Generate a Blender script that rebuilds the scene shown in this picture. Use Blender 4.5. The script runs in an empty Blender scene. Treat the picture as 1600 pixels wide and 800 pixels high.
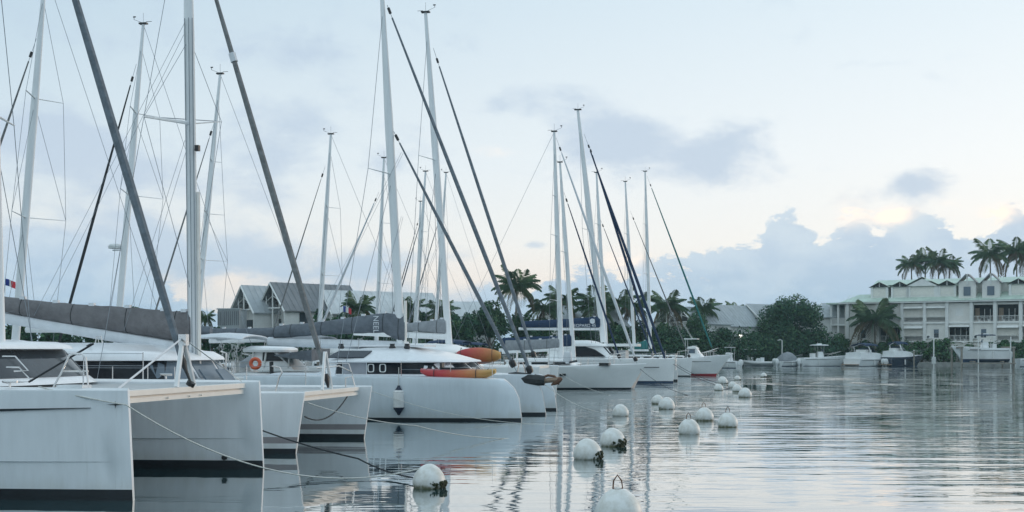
import bpy, math, random
import numpy as np
from mathutils import Vector, Matrix
R = math.radians
rnd = random.Random(7)
SC = bpy.context.scene
COL = SC.collection
# ------------------------------------------------------------------ camera
CAMH, F, HZ = 2.6, 1900.0, 547.0
cam_d = bpy.data.cameras.new("camera"); cam = bpy.data.objects.new("camera", cam_d); COL.objects.link(cam)
cam.location = (0, 0, CAMH); cam.rotation_euler = (R(90), 0, 0)
cam_d.sensor_width = 36; cam_d.lens = F / 1600 * 36; cam_d.shift_y = (HZ - 400) / 1600
cam_d.clip_start = 0.1; cam_d.clip_end = 6000
SC.camera = cam
SC.view_settings.view_transform = 'Standard'; SC.view_settings.look = 'None'
SC.view_settings.exposure = 0.26; SC.view_settings.gamma = 1.0; SC.view_settings.use_curve_mapping = False
SC.cycles.max_bounces = 7; SC.cycles.diffuse_bounces = 5; SC.cycles.glossy_bounces = 3
SC.cycles.transparent_max_bounces = 8; SC.cycles.volume_bounces = 0
SC.cycles.caustics_reflective = False; SC.cycles.caustics_refractive = False
SC.cycles.use_denoising = True
# ------------------------------------------------------------------ sun
SUN_AZ, SUN_EL = R(58), R(7)
sd = bpy.data.lights.new("sun", 'SUN'); sun = bpy.data.objects.new("sun", sd); COL.objects.link(sun)
sd.energy = 1.0; sd.angle = R(14); sd.color = (1.0, 0.78, 0.60)
sdir = Vector((math.sin(SUN_AZ) * math.cos(SUN_EL), math.cos(SUN_AZ) * math.cos(SUN_EL), math.sin(SUN_EL)))
sun.rotation_euler = sdir.to_track_quat('Z', 'Y').to_euler()
# ------------------------------------------------------------------ sky
def lin(r, g, b):
    f = lambda c: (c / 255 / 12.92) if c / 255 <= .04045 else ((c / 255 + .055) / 1.055) ** 2.4
    return (f(r), f(g), f(b), 1)
class NB:
    """tiny node-expression helper"""
    def __init__(s, nt): s.nt = nt
    def node(s, t): return s.nt.nodes.new(t)
    def put(s, sock, v):
        if hasattr(v, 'is_output'): s.nt.links.new(v, sock)
        else: sock.default_value = v
    def m(s, op, a, b=None, c=None, clamp=False):
        n = s.node('ShaderNodeMath'); n.operation = op; n.use_clamp = clamp
        for i, v in enumerate((a, b, c)):
            if v is not None: s.put(n.inputs[i], v)
        return n.outputs[0]
    def step(s, lo, hi, v):
        n = s.node('ShaderNodeMapRange'); n.interpolation_type = 'SMOOTHSTEP'
        s.put(n.inputs['Value'], v); n.inputs['From Min'].default_value = lo; n.inputs['From Max'].default_value = hi
        return n.outputs[0]
    def rng(s, lo, hi, v, a=0., b=1.):
        n = s.node('ShaderNodeMapRange')
        s.put(n.inputs['Value'], v); n.inputs['From Min'].default_value = lo; n.inputs['From Max'].default_value = hi
        n.inputs['To Min'].default_value = a; n.inputs['To Max'].default_value = b
        return n.outputs[0]
    def mix(s, f, a, b):
        n = s.node('ShaderNodeMix'); n.data_type = 'RGBA'
        s.put(n.inputs[0], f); s.put(n.inputs[6], a); s.put(n.inputs[7], b)
        return n.outputs[2]
    def ramp(s, v, stops, interp='LINEAR'):
        n = s.node('ShaderNodeValToRGB'); s.put(n.inputs[0], v); cr = n.color_ramp; cr.interpolation = interp
        while len(cr.elements) < len(stops): cr.elements.new(0.5)
        for e, (p, c) in zip(cr.elements, stops): e.position = p; e.color = c
        return n.outputs[0]
    def noise(s, vec, scale, detail=5, rough=.55, dist=0.):
        n = s.node('ShaderNodeTexNoise'); s.put(n.inputs['Vector'], vec)
        n.inputs['Scale'].default_value = scale; n.inputs['Detail'].default_value = detail
        n.inputs['Roughness'].default_value = rough; n.inputs['Distortion'].default_value = dist
        return n.outputs[0]
    def vmul(s, vec, k):
        n = s.node('ShaderNodeVectorMath'); n.operation = 'MULTIPLY'; s.put(n.inputs[0], vec); n.inputs[1].default_value = k
        return n.outputs[0]

world = bpy.data.worlds.new("World"); SC.world = world; world.use_nodes = True
nt = world.node_tree; nt.nodes.clear(); B = NB(nt)
tc = B.node('ShaderNodeTexCoord').outputs['Generated']
sep = B.node('ShaderNodeSeparateXYZ'); nt.links.new(tc, sep.inputs[0])
X, Y, Z = sep.outputs
el = B.m('MULTIPLY', B.m('ARCSINE', Z), 57.2958)
az = B.m('MULTIPLY', B.m('ARCTAN2', X, Y), 57.2958)
w = B.m('MULTIPLY_ADD', B.m('ADD', B.m('MULTIPLY', X, math.sin(R(55))), B.m('MULTIPLY', Y, math.cos(R(55)))), .5, .5)
t = B.m('MAXIMUM', B.m('DIVIDE', el, 90), 0.)
sunside = B.ramp(t, [(0, lin(228, 230, 232)), (.035, lin(245, 237, 229)), (.055, lin(246, 243, 239)), (.095, lin(243, 245, 246)), (.18, lin(226, 238, 245)), (.5, lin(216, 231, 244)), (1, lin(202, 226, 243))])
leftside = B.ramp(t, [(0, lin(206, 216, 224)), (.035, lin(234, 228, 223)), (.055, lin(227, 231, 232)), (.095, lin(210, 224, 233)), (.18, lin(187, 209, 224)), (.5, lin(200, 224, 240)), (1, lin(201, 227, 243))])
backside = B.ramp(t, [(0, lin(212, 229, 238)), (.055, lin(220, 235, 243)), (.18, lin(216, 237, 247)), (.5, lin(214, 237, 249)), (1, lin(208, 232, 247))])
clear = B.mix(B.rng(.1, .6, w), backside, leftside)
clear = B.mix(B.rng(.6, .98, w), clear, sunside)
sky = B.node('ShaderNodeTexSky'); sky.sky_type = 'NISHITA'; sky.sun_disc = False
sky.sun_elevation = SUN_EL; sky.sun_rotation = SUN_AZ; sky.dust_density = 2.0
nish = B.vmul(sky.outputs[0], (.09, .09, .09))
clear = B.mix(.12, clear, nish)
# clouds: soft grey patches aloft and a cumulus bank along the horizon
cv = B.vmul(tc, (1, 1, 1.9))
n1 = B.noise(cv, 11, 8, .58, .3)
n2 = B.noise(cv, 24, 8, .66, .25)
n3 = B.noise(B.vmul(tc, (1, 1, 1.5)), 5, 4, .5)
def azel(px, py): return math.degrees(math.atan((px - 800) / F)), math.degrees(math.atan((HZ - py) / F))
field = None
for (px, py, rx, ry, k) in [(940, 225, 92, 56, 1.0), (1090, 240, 100, 52, 1.0), (1435, 300, 62, 26, 1.15), (60, 240, 140, 50, 1.05),
                            (430, 215, 95, 62, 1.0), (250, 300, 130, 40, .7), (100, 400, 170, 55, 1.0), (300, 405, 160, 45, .9), (560, 420, 110, 32, .75), (835, 383, 20, 9, .9),
                            (790, 165, 60, 22, .55), (420, 70, 110, 40, .45), (600, 260, 50, 30, .55), (1300, 270, 50, 14, .4), (700, 470, 260, 30, .6), (120, 90, 140, 30, .35)]:
    a0, e0 = azel(px, py); sa, se = rx / 33.2, ry / 33.2
    da = B.m('MULTIPLY', B.m('SUBTRACT', az, a0), 1 / sa); de = B.m('MULTIPLY', B.m('SUBTRACT', el, e0), 1 / se)
    g = B.m('MULTIPLY', B.m('EXPONENT', B.m('MULTIPLY', B.m('ADD', B.m('MULTIPLY', da, da), B.m('MULTIPLY', de, de)), -1.)), k)
    field = g if field is None else B.m('ADD', field, g)
densA = B.step(.18, .98, B.m('ADD', field, B.m('ADD', B.m('MULTIPLY', B.m('SUBTRACT', n1, .5), 2.2), B.m('MULTIPLY', B.m('SUBTRACT', n2, .5), 1.0))))
hstops = [(-25, 4.4), (-20, 4.7), (-16, 3.3), (-12, 2.4), (-8, 2.9), (-4, 1.8), (0, 2.0), (2, 3.4), (6, 3.6), (9, 4.1), (11.5, 5.0), (13.0, 6.0), (14.3, 5.0), (15.6, 6.2), (17, 5.6), (18, 5.9), (20, 5.7), (21, 5.2), (22.5, 6.1), (25, 5.8)]
hn = B.node('ShaderNodeFloatCurve'); cu = hn.mapping.curves[0]
pts = [((a + 25) / 50, h / 8) for a, h in hstops]
while len(cu.points) < len(pts): cu.points.new(.5, .5)
for p, (a, h) in zip(cu.points, pts): p.location = (a, h)
hn.mapping.update()
B.put(hn.inputs['Value'], B.rng(-25, 25, az))
hb = B.m('MULTIPLY', hn.outputs[0], 8.)
xb = B.m('ADD', B.m('SUBTRACT', hb, el), B.m('ADD', B.m('MULTIPLY', B.m('SUBTRACT', n2, .5), 5.), B.m('MULTIPLY', B.m('SUBTRACT', n3, .5), 3.2)))
densB = B.m('MULTIPLY', B.step(-.12, .32, xb), .95)
ccol = B.ramp(t, [(0, lin(150, 179, 203)), (.02, lin(158, 185, 207)), (.05, lin(176, 195, 213)), (.08, lin(182, 197, 213)), (.2, lin(178, 196, 214))])
shade = B.mix(B.m('MULTIPLY', B.step(.40, .62, B.m('MULTIPLY_ADD', n1, .45, B.m('MULTIPLY', n2, .55))), .75), ccol, B.ramp(t, [(0, lin(172, 195, 214)), (.06, lin(200, 213, 222)), (.2, lin(205, 218, 228))]))
c1 = B.mix(B.m('MULTIPLY', densA, .85), clear, ccol)
c2 = B.mix(densB, c1, shade)
glow = None
for (px, py, rx, ry, k) in [(1392, 345, 26, 14, 1.2), (1330, 338, 22, 22, .7), (1555, 350, 30, 14, .95), (1485, 335, 20, 10, .5), (975, 405, 30, 16, .7), (775, 236, 30, 9, .5), (685, 212, 26, 4, .4)]:
    a0, e0 = azel(px, py); sa, se = rx / 33.2, ry / 33.2
    da = B.m('MULTIPLY', B.m('SUBTRACT', az, a0), 1 / sa); de = B.m('MULTIPLY', B.m('SUBTRACT', el, e0), 1 / se)
    g = B.m('MULTIPLY', B.m('EXPONENT', B.m('MULTIPLY', B.m('ADD', B.m('MULTIPLY', da, da), B.m('MULTIPLY', de, de)), -1.)), k)
    glow = g if glow is None else B.m('ADD', glow, g)
rim = B.m('MULTIPLY', B.step(-.5, .1, xb), B.m('SUBTRACT', 1., B.step(.2, 1.0, xb)))
gl = B.m('MULTIPLY', glow, B.m('ADD', B.m('MULTIPLY', rim, 1.1), B.m('MULTIPLY', B.step(.4, .62, n2), .6)), clamp=True)
c3 = B.mix(gl, c2, lin(255, 240, 226))
bg = B.node('ShaderNodeBackground'); nt.links.new(c3, bg.inputs[0]); bg.inputs[1].default_value = 1.0
ow = B.node('ShaderNodeOutputWorld'); nt.links.new(bg.outputs[0], ow.inputs[0])

# ------------------------------------------------------------------ materials
def mat(name, col, rough=.5, metal=0., var=.12, vscale=3., bump=0., bscale=20., spec=.5, coat=0., trans=False):
    m = bpy.data.materials.new(name); m.use_nodes = True
    b = m.node_tree.nodes['Principled BSDF']; N = NB(m.node_tree)
    b.inputs['Roughness'].default_value = rough; b.inputs['Metallic'].default_value = metal
    b.inputs['Specular IOR Level'].default_value = spec; b.inputs['Coat Weight'].default_value = coat
    co = N.node('ShaderNodeTexCoord').outputs['Object']
    c = (*col[:3], 1)
    if var:
        nz = N.noise(co, vscale, 6, .6)
        dark = tuple(x * (1 - var) for x in c[:3]) + (1,); lite = tuple(min(1, x * (1 + var * .6)) for x in c[:3]) + (1,)
        N.put(b.inputs['Base Color'], N.ramp(nz, [(.3, dark), (.7, lite)]))
    else: b.inputs['Base Color'].default_value = c
    if bump:
        bn = N.node('ShaderNodeBump'); bn.inputs['Strength'].default_value = 1; bn.inputs['Distance'].default_value = bump
        N.put(bn.inputs['Height'], N.noise(co, bscale, 4, .6)); m.node_tree.links.new(bn.outputs[0], b.inputs['Normal'])
    return m
def streak_mat(name, col, rough, var, sx, sz, **kw):
    m = mat(name, col, rough, var=0, **kw); b = m.node_tree.nodes['Principled BSDF']; N = NB(m.node_tree)
    co = N.node('ShaderNodeTexCoord').outputs['Object']
    nz = N.noise(N.vmul(co, (sx, sx, sz)), 1, 6, .62)
    n2 = N.noise(co, .7, 3, .5)
    v = N.m('ADD', N.m('MULTIPLY', nz, .6), N.m('MULTIPLY', n2, .4))
    N.put(b.inputs['Base Color'], N.ramp(v, [(.33, tuple(x * (1 - var) for x in col) + (1,)), (.62, tuple(x * 1.03 for x in col) + (1,))]))
    return m
M = {}
M['gelcoat'] = streak_mat('gelcoat white', (.78, .80, .82), .28, .10, 5, .8, coat=.3)
def hullmat(name, col):
    m = streak_mat(name, col, .28, .10, 5, .8, coat=.3); b = m.node_tree.nodes['Principled BSDF']; N = NB(m.node_tree)
    src = b.inputs['Base Color'].links[0].from_socket
    co = N.node('ShaderNodeTexCoord').outputs['Object']; sp = N.node('ShaderNodeSeparateXYZ'); m.node_tree.links.new(co, sp.inputs[0])
    z = N.m('ADD', sp.outputs[2], N.m('MULTIPLY', N.m('SUBTRACT', N.noise(N.vmul(co, (2.2, 2.2, .4)), 1, 5, .65), .5), .9))
    f_ = N.m('MULTIPLY', N.m('SUBTRACT', 1., N.step(.05, .45, z)), .26)
    c1_ = N.mix(f_, src, (.42, .40, .31, 1))
    st = N.m('MULTIPLY', N.step(.62, .74, N.noise(N.vmul(co, (7, 7, .35)), 1, 4, .6)), .15)
    N.put(b.inputs['Base Color'], N.mix(st, c1_, (.40, .40, .37, 1)))
    return m
M['hullwhite'] = hullmat('hull gelcoat', (.80, .84, .87)); M['hullgrey'] = hullmat('hull grey gelcoat', (.70, .77, .82))
M['gelcoat_far'] = mat('gelcoat white plain', (.83, .85, .85), .35, var=.06, vscale=1.2)
M['greyhull'] = streak_mat('grey hull', (.70, .77, .82), .32, .10, 3, .6, coat=.2)
M['antifoul'] = mat('antifouling black', (.012, .018, .024), .6, var=.3)
M['antifoul_blue'] = mat('antifouling navy', (.02, .05, .11), .6, var=.3)
M['bootred'] = mat('antifouling red', (.42, .03, .04), .6, var=.25)
M['navyhull'] = mat('navy hull', (.012, .025, .055), .2, var=.1, coat=.5)
M['taupe'] = mat('taupe stripe', (.30, .28, .29), .4, var=.1)
M['deck'] = mat('non-skid deck', (.72, .74, .75), .7, var=.08, vscale=6, bump=.002, bscale=120)
M['deckgrey'] = mat('grey non-skid', (.46, .48, .49), .8, var=.1, vscale=6)
M['glass'] = mat('dark glazing', (.012, .016, .022), .05, var=0, spec=.22)
M['glass_grey'] = mat('grey tinted glazing', (.10, .14, .18), .08, var=0)
M['glass_tint'] = mat('tinted windscreen', (.035, .045, .055), .08, var=.2, spec=.3)
M['canvas_dark'] = mat('dark canvas', (.045, .05, .052), .9, var=.3, vscale=6, bump=.03, bscale=8)
M['curtain'] = mat('pale blind', (.30, .31, .34), .7, var=.1)
M['steel'] = mat('stainless steel', (.72, .70, .68), .22, 1., var=.08, vscale=8)
M['alu'] = streak_mat('anodised mast', (.80, .82, .83), .42, .10, 8, .3)
M['beam'] = mat('painted beam', (.78, .76, .72), .4, var=.06)
M['wire'] = mat('rigging wire', (.22, .25, .28), .5, 0, var=0)
M['canvas_grey'] = mat('grey canvas', (.135, .155, .18), .9, var=.25, vscale=3, bump=.06, bscale=5)
M['canvas_lt'] = mat('light grey canvas', (.26, .28, .30), .9, var=.2, vscale=4, bump=.02, bscale=5)
M['canvas_taupe'] = mat('taupe canvas', (.16, .155, .16), .9, var=.25, vscale=3, bump=.06, bscale=5)
M['canvas_navy'] = mat('navy canvas', (.012, .035, .085), .85, var=.25, vscale=4, bump=.02, bscale=5)
M['canvas_teal'] = mat('teal canvas', (.02, .17, .17), .85, var=.25, vscale=4, bump=.02, bscale=5)
M['sailwhite'] = mat('white sailcloth', (.66, .69, .72), .8, var=.1, vscale=3)
M['genoa'] = mat('furled grey sail', (.16, .19, .22), .85, var=.35, vscale=6, bump=.012, bscale=14)
M['genoa_lt'] = mat('furled taupe sail', (.19, .20, .205), .85, var=.35, vscale=6, bump=.012, bscale=14)
M['rope'] = mat('white rope', (.62, .62, .58), .9, var=.25, vscale=30)
M['ropeblk'] = mat('dark rope', (.03, .035, .04), .9, var=.2, vscale=30)
M['black'] = mat('black plastic', (.02, .022, .025), .5, var=.2)
M['rubber'] = mat('fender navy end', (.012, .02, .045), .5, var=.2)
M['fender'] = mat('white fender', (.72, .73, .72), .5, var=.12, vscale=12)
M['orange'] = mat('orange plastic', (.62, .11, .04), .5, var=.15)
M['teak'] = mat('weathered teak', (.30, .22, .16), .7, var=.25, vscale=10)
M['rust'] = mat('rusty iron', (.16, .085, .055), .85, var=.4, vscale=14)
M['panel'] = mat('solar panel', (.02, .03, .045), .25, var=.15, vscale=8)
M['bark'] = mat('bark', (.13, .105, .085), .95, var=.35, vscale=4, bump=.04, bscale=8)
M['palmbark'] = mat('palm bark', (.20, .18, .155), .95, var=.3, vscale=5, bump=.03, bscale=10)
M['concrete'] = mat('quay concrete', (.33, .33, .31), .9, var=.3, vscale=1.5)
M['timber'] = mat('weathered timber', (.30, .27, .23), .9, var=.3, vscale=4)
M['gable_dark'] = mat('dark timber and gable shade', (.11, .105, .10), .9, var=.3, vscale=4)
M['roofwhite'] = streak_mat('whitish metal roof', (.62, .65, .66), .55, .2, 1.2, .5)
M['wallbeige'] = streak_mat('cream render', (.77, .76, .72), .9, .16, .9, .35)
M['wallwhite'] = streak_mat('white render', (.80, .81, .79), .9, .16, .9, .35)
M['trimwhite'] = mat('white joinery', (.74, .75, .73), .6, var=.08)
M['shutter'] = mat('cream roller shutter', (.76, .74, .68), .7, var=.1)
M['roofgreen'] = mat('pale green metal roof', (.50, .61, .53), .6, var=.2, vscale=.8)
M['roofgrey'] = streak_mat('grey metal roof', (.22, .235, .25), .7, .35, 1.2, .5)
M['roofpale'] = streak_mat('pale metal roof', (.42, .46, .48), .55, .25, 1.2, .5)
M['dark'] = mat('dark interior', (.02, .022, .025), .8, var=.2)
M['window'] = mat('window glass', (.03, .04, .05), .08, var=0)
M['ground'] = mat('earth bank', (.07, .07, .05), .95, var=.4, vscale=.3)
M['redflag'] = mat('red cloth', (.5, .04, .06), .8, var=.1)
M['blueflag'] = mat('blue cloth', (.03, .06, .28), .8, var=.1)
M['algae'] = mat('green algae', (.035, .045, .018), .8, var=.5, vscale=25, bump=.03, bscale=40)
def leafmat(name, c):
    m = mat(name, c, .75, var=.35, vscale=.9, spec=.12); b = m.node_tree.nodes['Principled BSDF']
    b.inputs['Subsurface Weight'].default_value = 0.0
    return m
LEAF = [leafmat('leaf dark', (.03, .085, .046)), leafmat('leaf mid', (.065, .135, .065)), leafmat('leaf light', (.12, .195, .09))]
LEAFB = [leafmat('bush dark', (.035, .10, .045)), leafmat('bush mid', (.07, .16, .055)), leafmat('bush light', (.12, .21, .075))]
PALM = [leafmat('palm frond', (.075, .135, .07)), leafmat('palm frond light', (.13, .18, .09)), leafmat('palm frond dry', (.16, .12, .07))]
# buoy paint: white, greened towards its foot by growth
def buoymat():
    m = mat('buoy paint', (.74, .75, .73), .5, var=0); b = m.node_tree.nodes['Principled BSDF']; N = NB(m.node_tree)
    co = N.node('ShaderNodeTexCoord').outputs['Object']; sp = N.node('ShaderNodeSeparateXYZ'); m.node_tree.links.new(co, sp.inputs[0])
    z = N.m('ADD', sp.outputs[2], N.m('MULTIPLY', N.m('SUBTRACT', N.noise(co, 9, 6, .65), .5), .22))
    base = N.ramp(N.noise(co, 5, 7, .65), [(.35, (.58, .57, .52, 1)), (.6, (.76, .77, .75, 1))])
    N.put(b.inputs['Base Color'], N.mix(N.step(-.03, .07, z), (.15, .155, .085, 1), base))
    return m
M['buoy'] = buoymat()
def kayakmat(name, a, c, x0, x1):
    m = mat(name, (1, 0, 0), .4, var=0); b = m.node_tree.nodes['Principled BSDF']; N = NB(m.node_tree)
    co = N.node('ShaderNodeTexCoord').outputs['Object']; sp = N.node('ShaderNodeSeparateXYZ'); m.node_tree.links.new(co, sp.inputs[0])
    v = N.m('ADD', N.rng(x0, x1, sp.outputs[0]), N.m('MULTIPLY', N.m('SUBTRACT', N.noise(co, 3, 4), .5), .25))
    N.put(b.inputs['Base Color'], N.ramp(v, [(.3, a), (.6, (.52, .14, .055, 1)), (.95, c)]))
    return m
M['kayak'] = kayakmat('kayak red to yellow', (.44, .035, .04, 1), (.56, .34, .10, 1), -1.45, 1.45)

# ------------------------------------------------------------------ mesh helpers
class MB:
    def __init__(s): s.v = []; s.f = []; s.m = []
    def add(s, vs, fs, mi=0):
        o = len(s.v); s.v += [tuple(p) for p in vs]
        for k, f in enumerate(fs):
            s.f.append([o + i for i in f]); s.m.append(mi[k] if isinstance(mi, (list, tuple)) else mi)
        return s
    def box(s, c, d, mi=0, rot=None):
        x, y, z = d[0] / 2, d[1] / 2, d[2] / 2
        P = [Vector(p) for p in ((-x, -y, -z), (x, -y, -z), (x, y, -z), (-x, y, -z), (-x, -y, z), (x, -y, z), (x, y, z), (-x, y, z))]
        if rot is not None: P = [rot @ p for p in P]
        c = Vector(c); return s.add([p + c for p in P], [(0, 3, 2, 1), (4, 5, 6, 7), (0, 1, 5, 4), (1, 2, 6, 5), (2, 3, 7, 6), (3, 0, 4, 7)], mi)
    def loft(s, rings, mi=0, cap=True, close=True):
        n = len(rings[0]); vs = [p for r in rings for p in r]; fs = []; mm = []
        for i in range(len(rings) - 1):
            for j in range(n if close else n - 1):
                k = (j + 1) % n
                fs.append((i * n + j, i * n + k, (i + 1) * n + k, (i + 1) * n + j))
                mm.append(mi(i, j) if callable(mi) else mi)
        if cap:
            c0 = mi(0, 0) if callable(mi) else mi; c1 = mi(len(rings) - 2, 0) if callable(mi) else mi
            fs.append(tuple(range(n - 1, -1, -1))); mm.append(c0)
            fs.append(tuple((len(rings) - 1) * n + j for j in range(n))); mm.append(c1)
        return s.add(vs, fs, mm)
    def tube(s, pts, r, n=6, mi=0, cap=True, flat=1.0):
        pts = [Vector(p) for p in pts]; rings = []
        for i, p in enumerate(pts):
            t = (pts[min(i + 1, len(pts) - 1)] - pts[max(i - 1, 0)]).normalized()
            up = Vector((0, 1, 0)) if abs(t.y) < .9 else Vector((0, 0, 1))
            a = t.cross(up).normalized(); b = a.cross(t).normalized()
            rr = r[i] if isinstance(r, (list, tuple)) else r
            rings.append([p + a * (rr * math.cos(2 * math.pi * j / n)) + b * (rr * flat * math.sin(2 * math.pi * j / n)) for j in range(n)])
        return s.loft(rings, mi, cap)
    def lathe(s, prof, n=16, c=(0, 0, 0), mi=0):
        c = Vector(c)
        rings = [[c + Vector((r * math.cos(2 * math.pi * j / n), r * math.sin(2 * math.pi * j / n), z)) for j in range(n)] for r, z in prof]
        return s.loft(rings, mi)
    def prism(s, poly, y0, y1, mi=0):
        """poly in (x,z), extruded along y"""
        n = len(poly)
        vs = [(x, y0, z) for x, z in poly] + [(x, y1, z) for x, z in poly]
        fs = [tuple(range(n)), tuple(range(2 * n - 1, n - 1, -1))] + [(i, i + n, (i + 1) % n + n, (i + 1) % n) for i in range(n)]
        return s.add(vs, fs, mi)
    def mesh(s, name, mats, sharp=35, smooth=True):
        me = bpy.data.meshes.new(name); me.from_pydata(s.v, [], s.f)
        for m in (mats if isinstance(mats, (list, tuple)) else [mats]): me.materials.append(m)
        me.polygons.foreach_set('material_index', s.m)
        if smooth:
            me.polygons.foreach_set('use_smooth', [True] * len(s.f)); me.update()
            me.set_sharp_from_angle(angle=R(sharp))
        me.update(); return me
    def build(s, name, mats, parent=None, sharp=35, smooth=True, loc=None, rz=0):
        o = bpy.data.objects.new(name, s.mesh(name, mats, sharp, smooth)); COL.objects.link(o)
        if parent is not None: o.parent = parent
        if loc is not None: o.location = loc
        if rz: o.rotation_euler.z = rz
        return o
def tag(o, label, cat, group=None, kind=None):
    o['label'] = label; o['category'] = cat
    if group: o['group'] = group
    if kind: o['kind'] = kind
    return o
def empty(name, loc, rz=0):
    o = bpy.data.objects.new(name, None); COL.objects.link(o); o.location = loc; o.rotation_euler.z = rz
    o.empty_display_size = .3; return o
def struct(o, kind='structure'):
    o['kind'] = kind; return o
def copy_tree(o, parent=None):
    c = o.copy(); COL.objects.link(c)
    if parent is not None: c.parent = parent
    for ch in list(o.children): copy_tree(ch, c)
    return c
def at(px, py, D): return Vector(((px - 800) / F * D, D, CAMH + (HZ - py) / F * D))
def wl(py): return CAMH * F / (py - HZ)          # distance of a waterline pixel
def xat(px, D): return (px - 800) / F * D
class Frame:
    """a boat's own frame: root on the waterline at the bow, +x ahead, +y to port"""
    def __init__(s, bx, by, h): s.bx, s.by, s.h, s.c, s.s = bx, by, h, math.cos(h), math.sin(h)
    def loc(s, px, py, y0=0.):
        bx, by = s.bx - y0 * s.s, s.by + y0 * s.c
        u = (px - 800) / F; q = (bx - by * u) / (s.s * u - s.c); d = by + q * s.s
        return Vector((q, y0, CAMH + (HZ - py) / F * d))
    def world(s, p): return Vector((s.bx + p[0] * s.c - p[1] * s.s, s.by + p[0] * s.s + p[1] * s.c, p[2]))

# ------------------------------------------------------------------ setting: water, land
def watermat():
    m = bpy.data.materials.new('harbour water'); m.use_nodes = True
    b = m.node_tree.nodes['Principled BSDF']; N = NB(m.node_tree)
    b.inputs['Base Color'].default_value = (.014, .058, .068, 1); b.inputs['Roughness'].default_value = .03
    b.inputs['IOR'].default_value = 1.5; b.inputs['Coat Weight'].default_value = .9; b.inputs['Coat IOR'].default_value = 1.5; b.inputs['Coat Roughness'].default_value = .02
    co = N.node('ShaderNodeTexCoord').outputs['Object']; sp = N.node('ShaderNodeSeparateXYZ'); m.node_tree.links.new(co, sp.inputs[0])
    x, y = sp.outputs[0], sp.outputs[1]
    # sheltered among the hulls, open and rippled to the right and far off
    open_ = N.step(-6, 10, N.m('SUBTRACT', x, N.m('MULTIPLY_ADD', y, .02, -1.)))
    far = N.step(18, 80, y)
    patch = N.step(.38, .62, N.noise(N.vmul(co, (.02, .05, 1)), 1, 3, .5))
    amp = N.m('MULTIPLY', N.m('MULTIPLY_ADD', open_, .75, .25), N.m('MULTIPLY_ADD', patch, .6, .55))
    amp = N.m('MULTIPLY', amp, N.m('MULTIPLY_ADD', far, .7, .8))
    h = N.m('MULTIPLY', N.noise(N.vmul(co, (.22, .9, 1)), 1.0, 2, .5, .4), .034)
    h = N.m('ADD', h, N.m('MULTIPLY', N.noise(N.vmul(co, (.7, 2.4, 1)), 1.1, 2, .5, .5), .011))
    h = N.m('ADD', h, N.m('MULTIPLY', N.noise(N.vmul(co, (2.5, 6., 1)), 1.0, 1, .5, .3), .0011))
    h = N.m('MULTIPLY', h, amp)
    bn = N.node('ShaderNodeBump'); bn.inputs['Strength'].default_value = 1; bn.inputs['Distance'].default_value = 1.0
    N.put(bn.inputs['Height'], h); m.node_tree.links.new(bn.outputs[0], b.inputs['Normal'])
    def nz3(sc, det):
        n_ = N.node('ShaderNodeTexNoise'); N.put(n_.inputs['Vector'], N.vmul(co, sc)); n_.inputs['Scale'].default_value = 1; n_.inputs['Detail'].default_value = det
        v_ = N.node('ShaderNodeVectorMath'); v_.operation = 'SUBTRACT'; m.node_tree.links.new(n_.outputs[1], v_.inputs[0]); v_.inputs[1].default_value = (.5, .5, .5); return v_.outputs[0]
    def vs(v, k):
        n_ = N.node('ShaderNodeVectorMath'); n_.operation = 'SCALE'; N.put(n_.inputs[0], v); N.put(n_.inputs['Scale'], k); return n_.outputs[0]
    def va(a, c):
        n_ = N.node('ShaderNodeVectorMath'); n_.operation = 'ADD'; N.put(n_.inputs[0], a); N.put(n_.inputs[1], c); return n_.outputs[0]
    pz = N.step(.46, .66, N.noise(N.vmul(co, (.012, .085, 1)), 1, 3, .6))      # wind patches
    far2 = N.m('MULTIPLY', N.step(34, 150, y), N.m('MULTIPLY_ADD', open_, .8, .2))
    rip = vs(N.vmul(nz3((.5, 1.7, 1), 2), (.35, 1, 0)), N.m('MULTIPLY', far2, N.m('MULTIPLY_ADD', pz, .20, .0)))
    swl = va(vs(N.vmul(nz3((.30, .75, 1), 3), (.2, 1, 0)), N.m('MULTIPLY', N.step(20, 60, y), N.m('MULTIPLY', open_, .10))),
             vs(N.vmul(nz3((.34, .20, 1), 4), (.2, 1, 0)), N.m('MULTIPLY', N.step(45, 120, y), N.m('MULTIPLY', N.m('MULTIPLY_ADD', open_, .8, .2), N.m('MULTIPLY_ADD', pz, .16, .10)))))
    nn_ = N.node('ShaderNodeVectorMath'); nn_.operation = 'NORMALIZE'; N.put(nn_.inputs[0], va(va(bn.outputs[0], rip), swl))
    for k_ in ('Normal', 'Coat Normal'): m.node_tree.links.new(nn_.outputs[0], b.inputs[k_])
    return m
W_ = 900
struct(MB().add([(-W_, -60, 0), (W_, -60, 0), (W_, W_, 0), (-W_, W_, 0)], [(0, 1, 2, 3)]).build('water', watermat(), smooth=False))
shore = [(-700, 128), (-90, 128), (-40, 132), (-8, 146), (14, 165), (30, 196), (44, 207), (57, 207), (84, 191), (110, 180), (700, 150)]
mb = MB(); n = len(shore)
vs = [(x, y, .55) for x, y in shore] + [(x, y - .15, -.8) for x, y in shore] + [(700, 890, .55), (-700, 890, .55)]
mb.add(vs, [tuple(range(n)) + (2 * n, 2 * n + 1)] + [(i, i + n, i + n + 1, i + 1) for i in range(n - 1)])
struct(mb.build('land', M['ground'], smooth=False))

def shore_d(px):
    u = (px - 800) / F
    for (x0, y0), (x1, y1) in zip(shore[:-1], shore[1:]):
        den = (x1 - x0) - u * (y1 - y0)
        if abs(den) < 1e-9: continue
        k = (u * y0 - x0) / den
        if 0 <= k <= 1 and y0 + k * (y1 - y0) > 20: return y0 + k * (y1 - y0)
    return 150.
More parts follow.
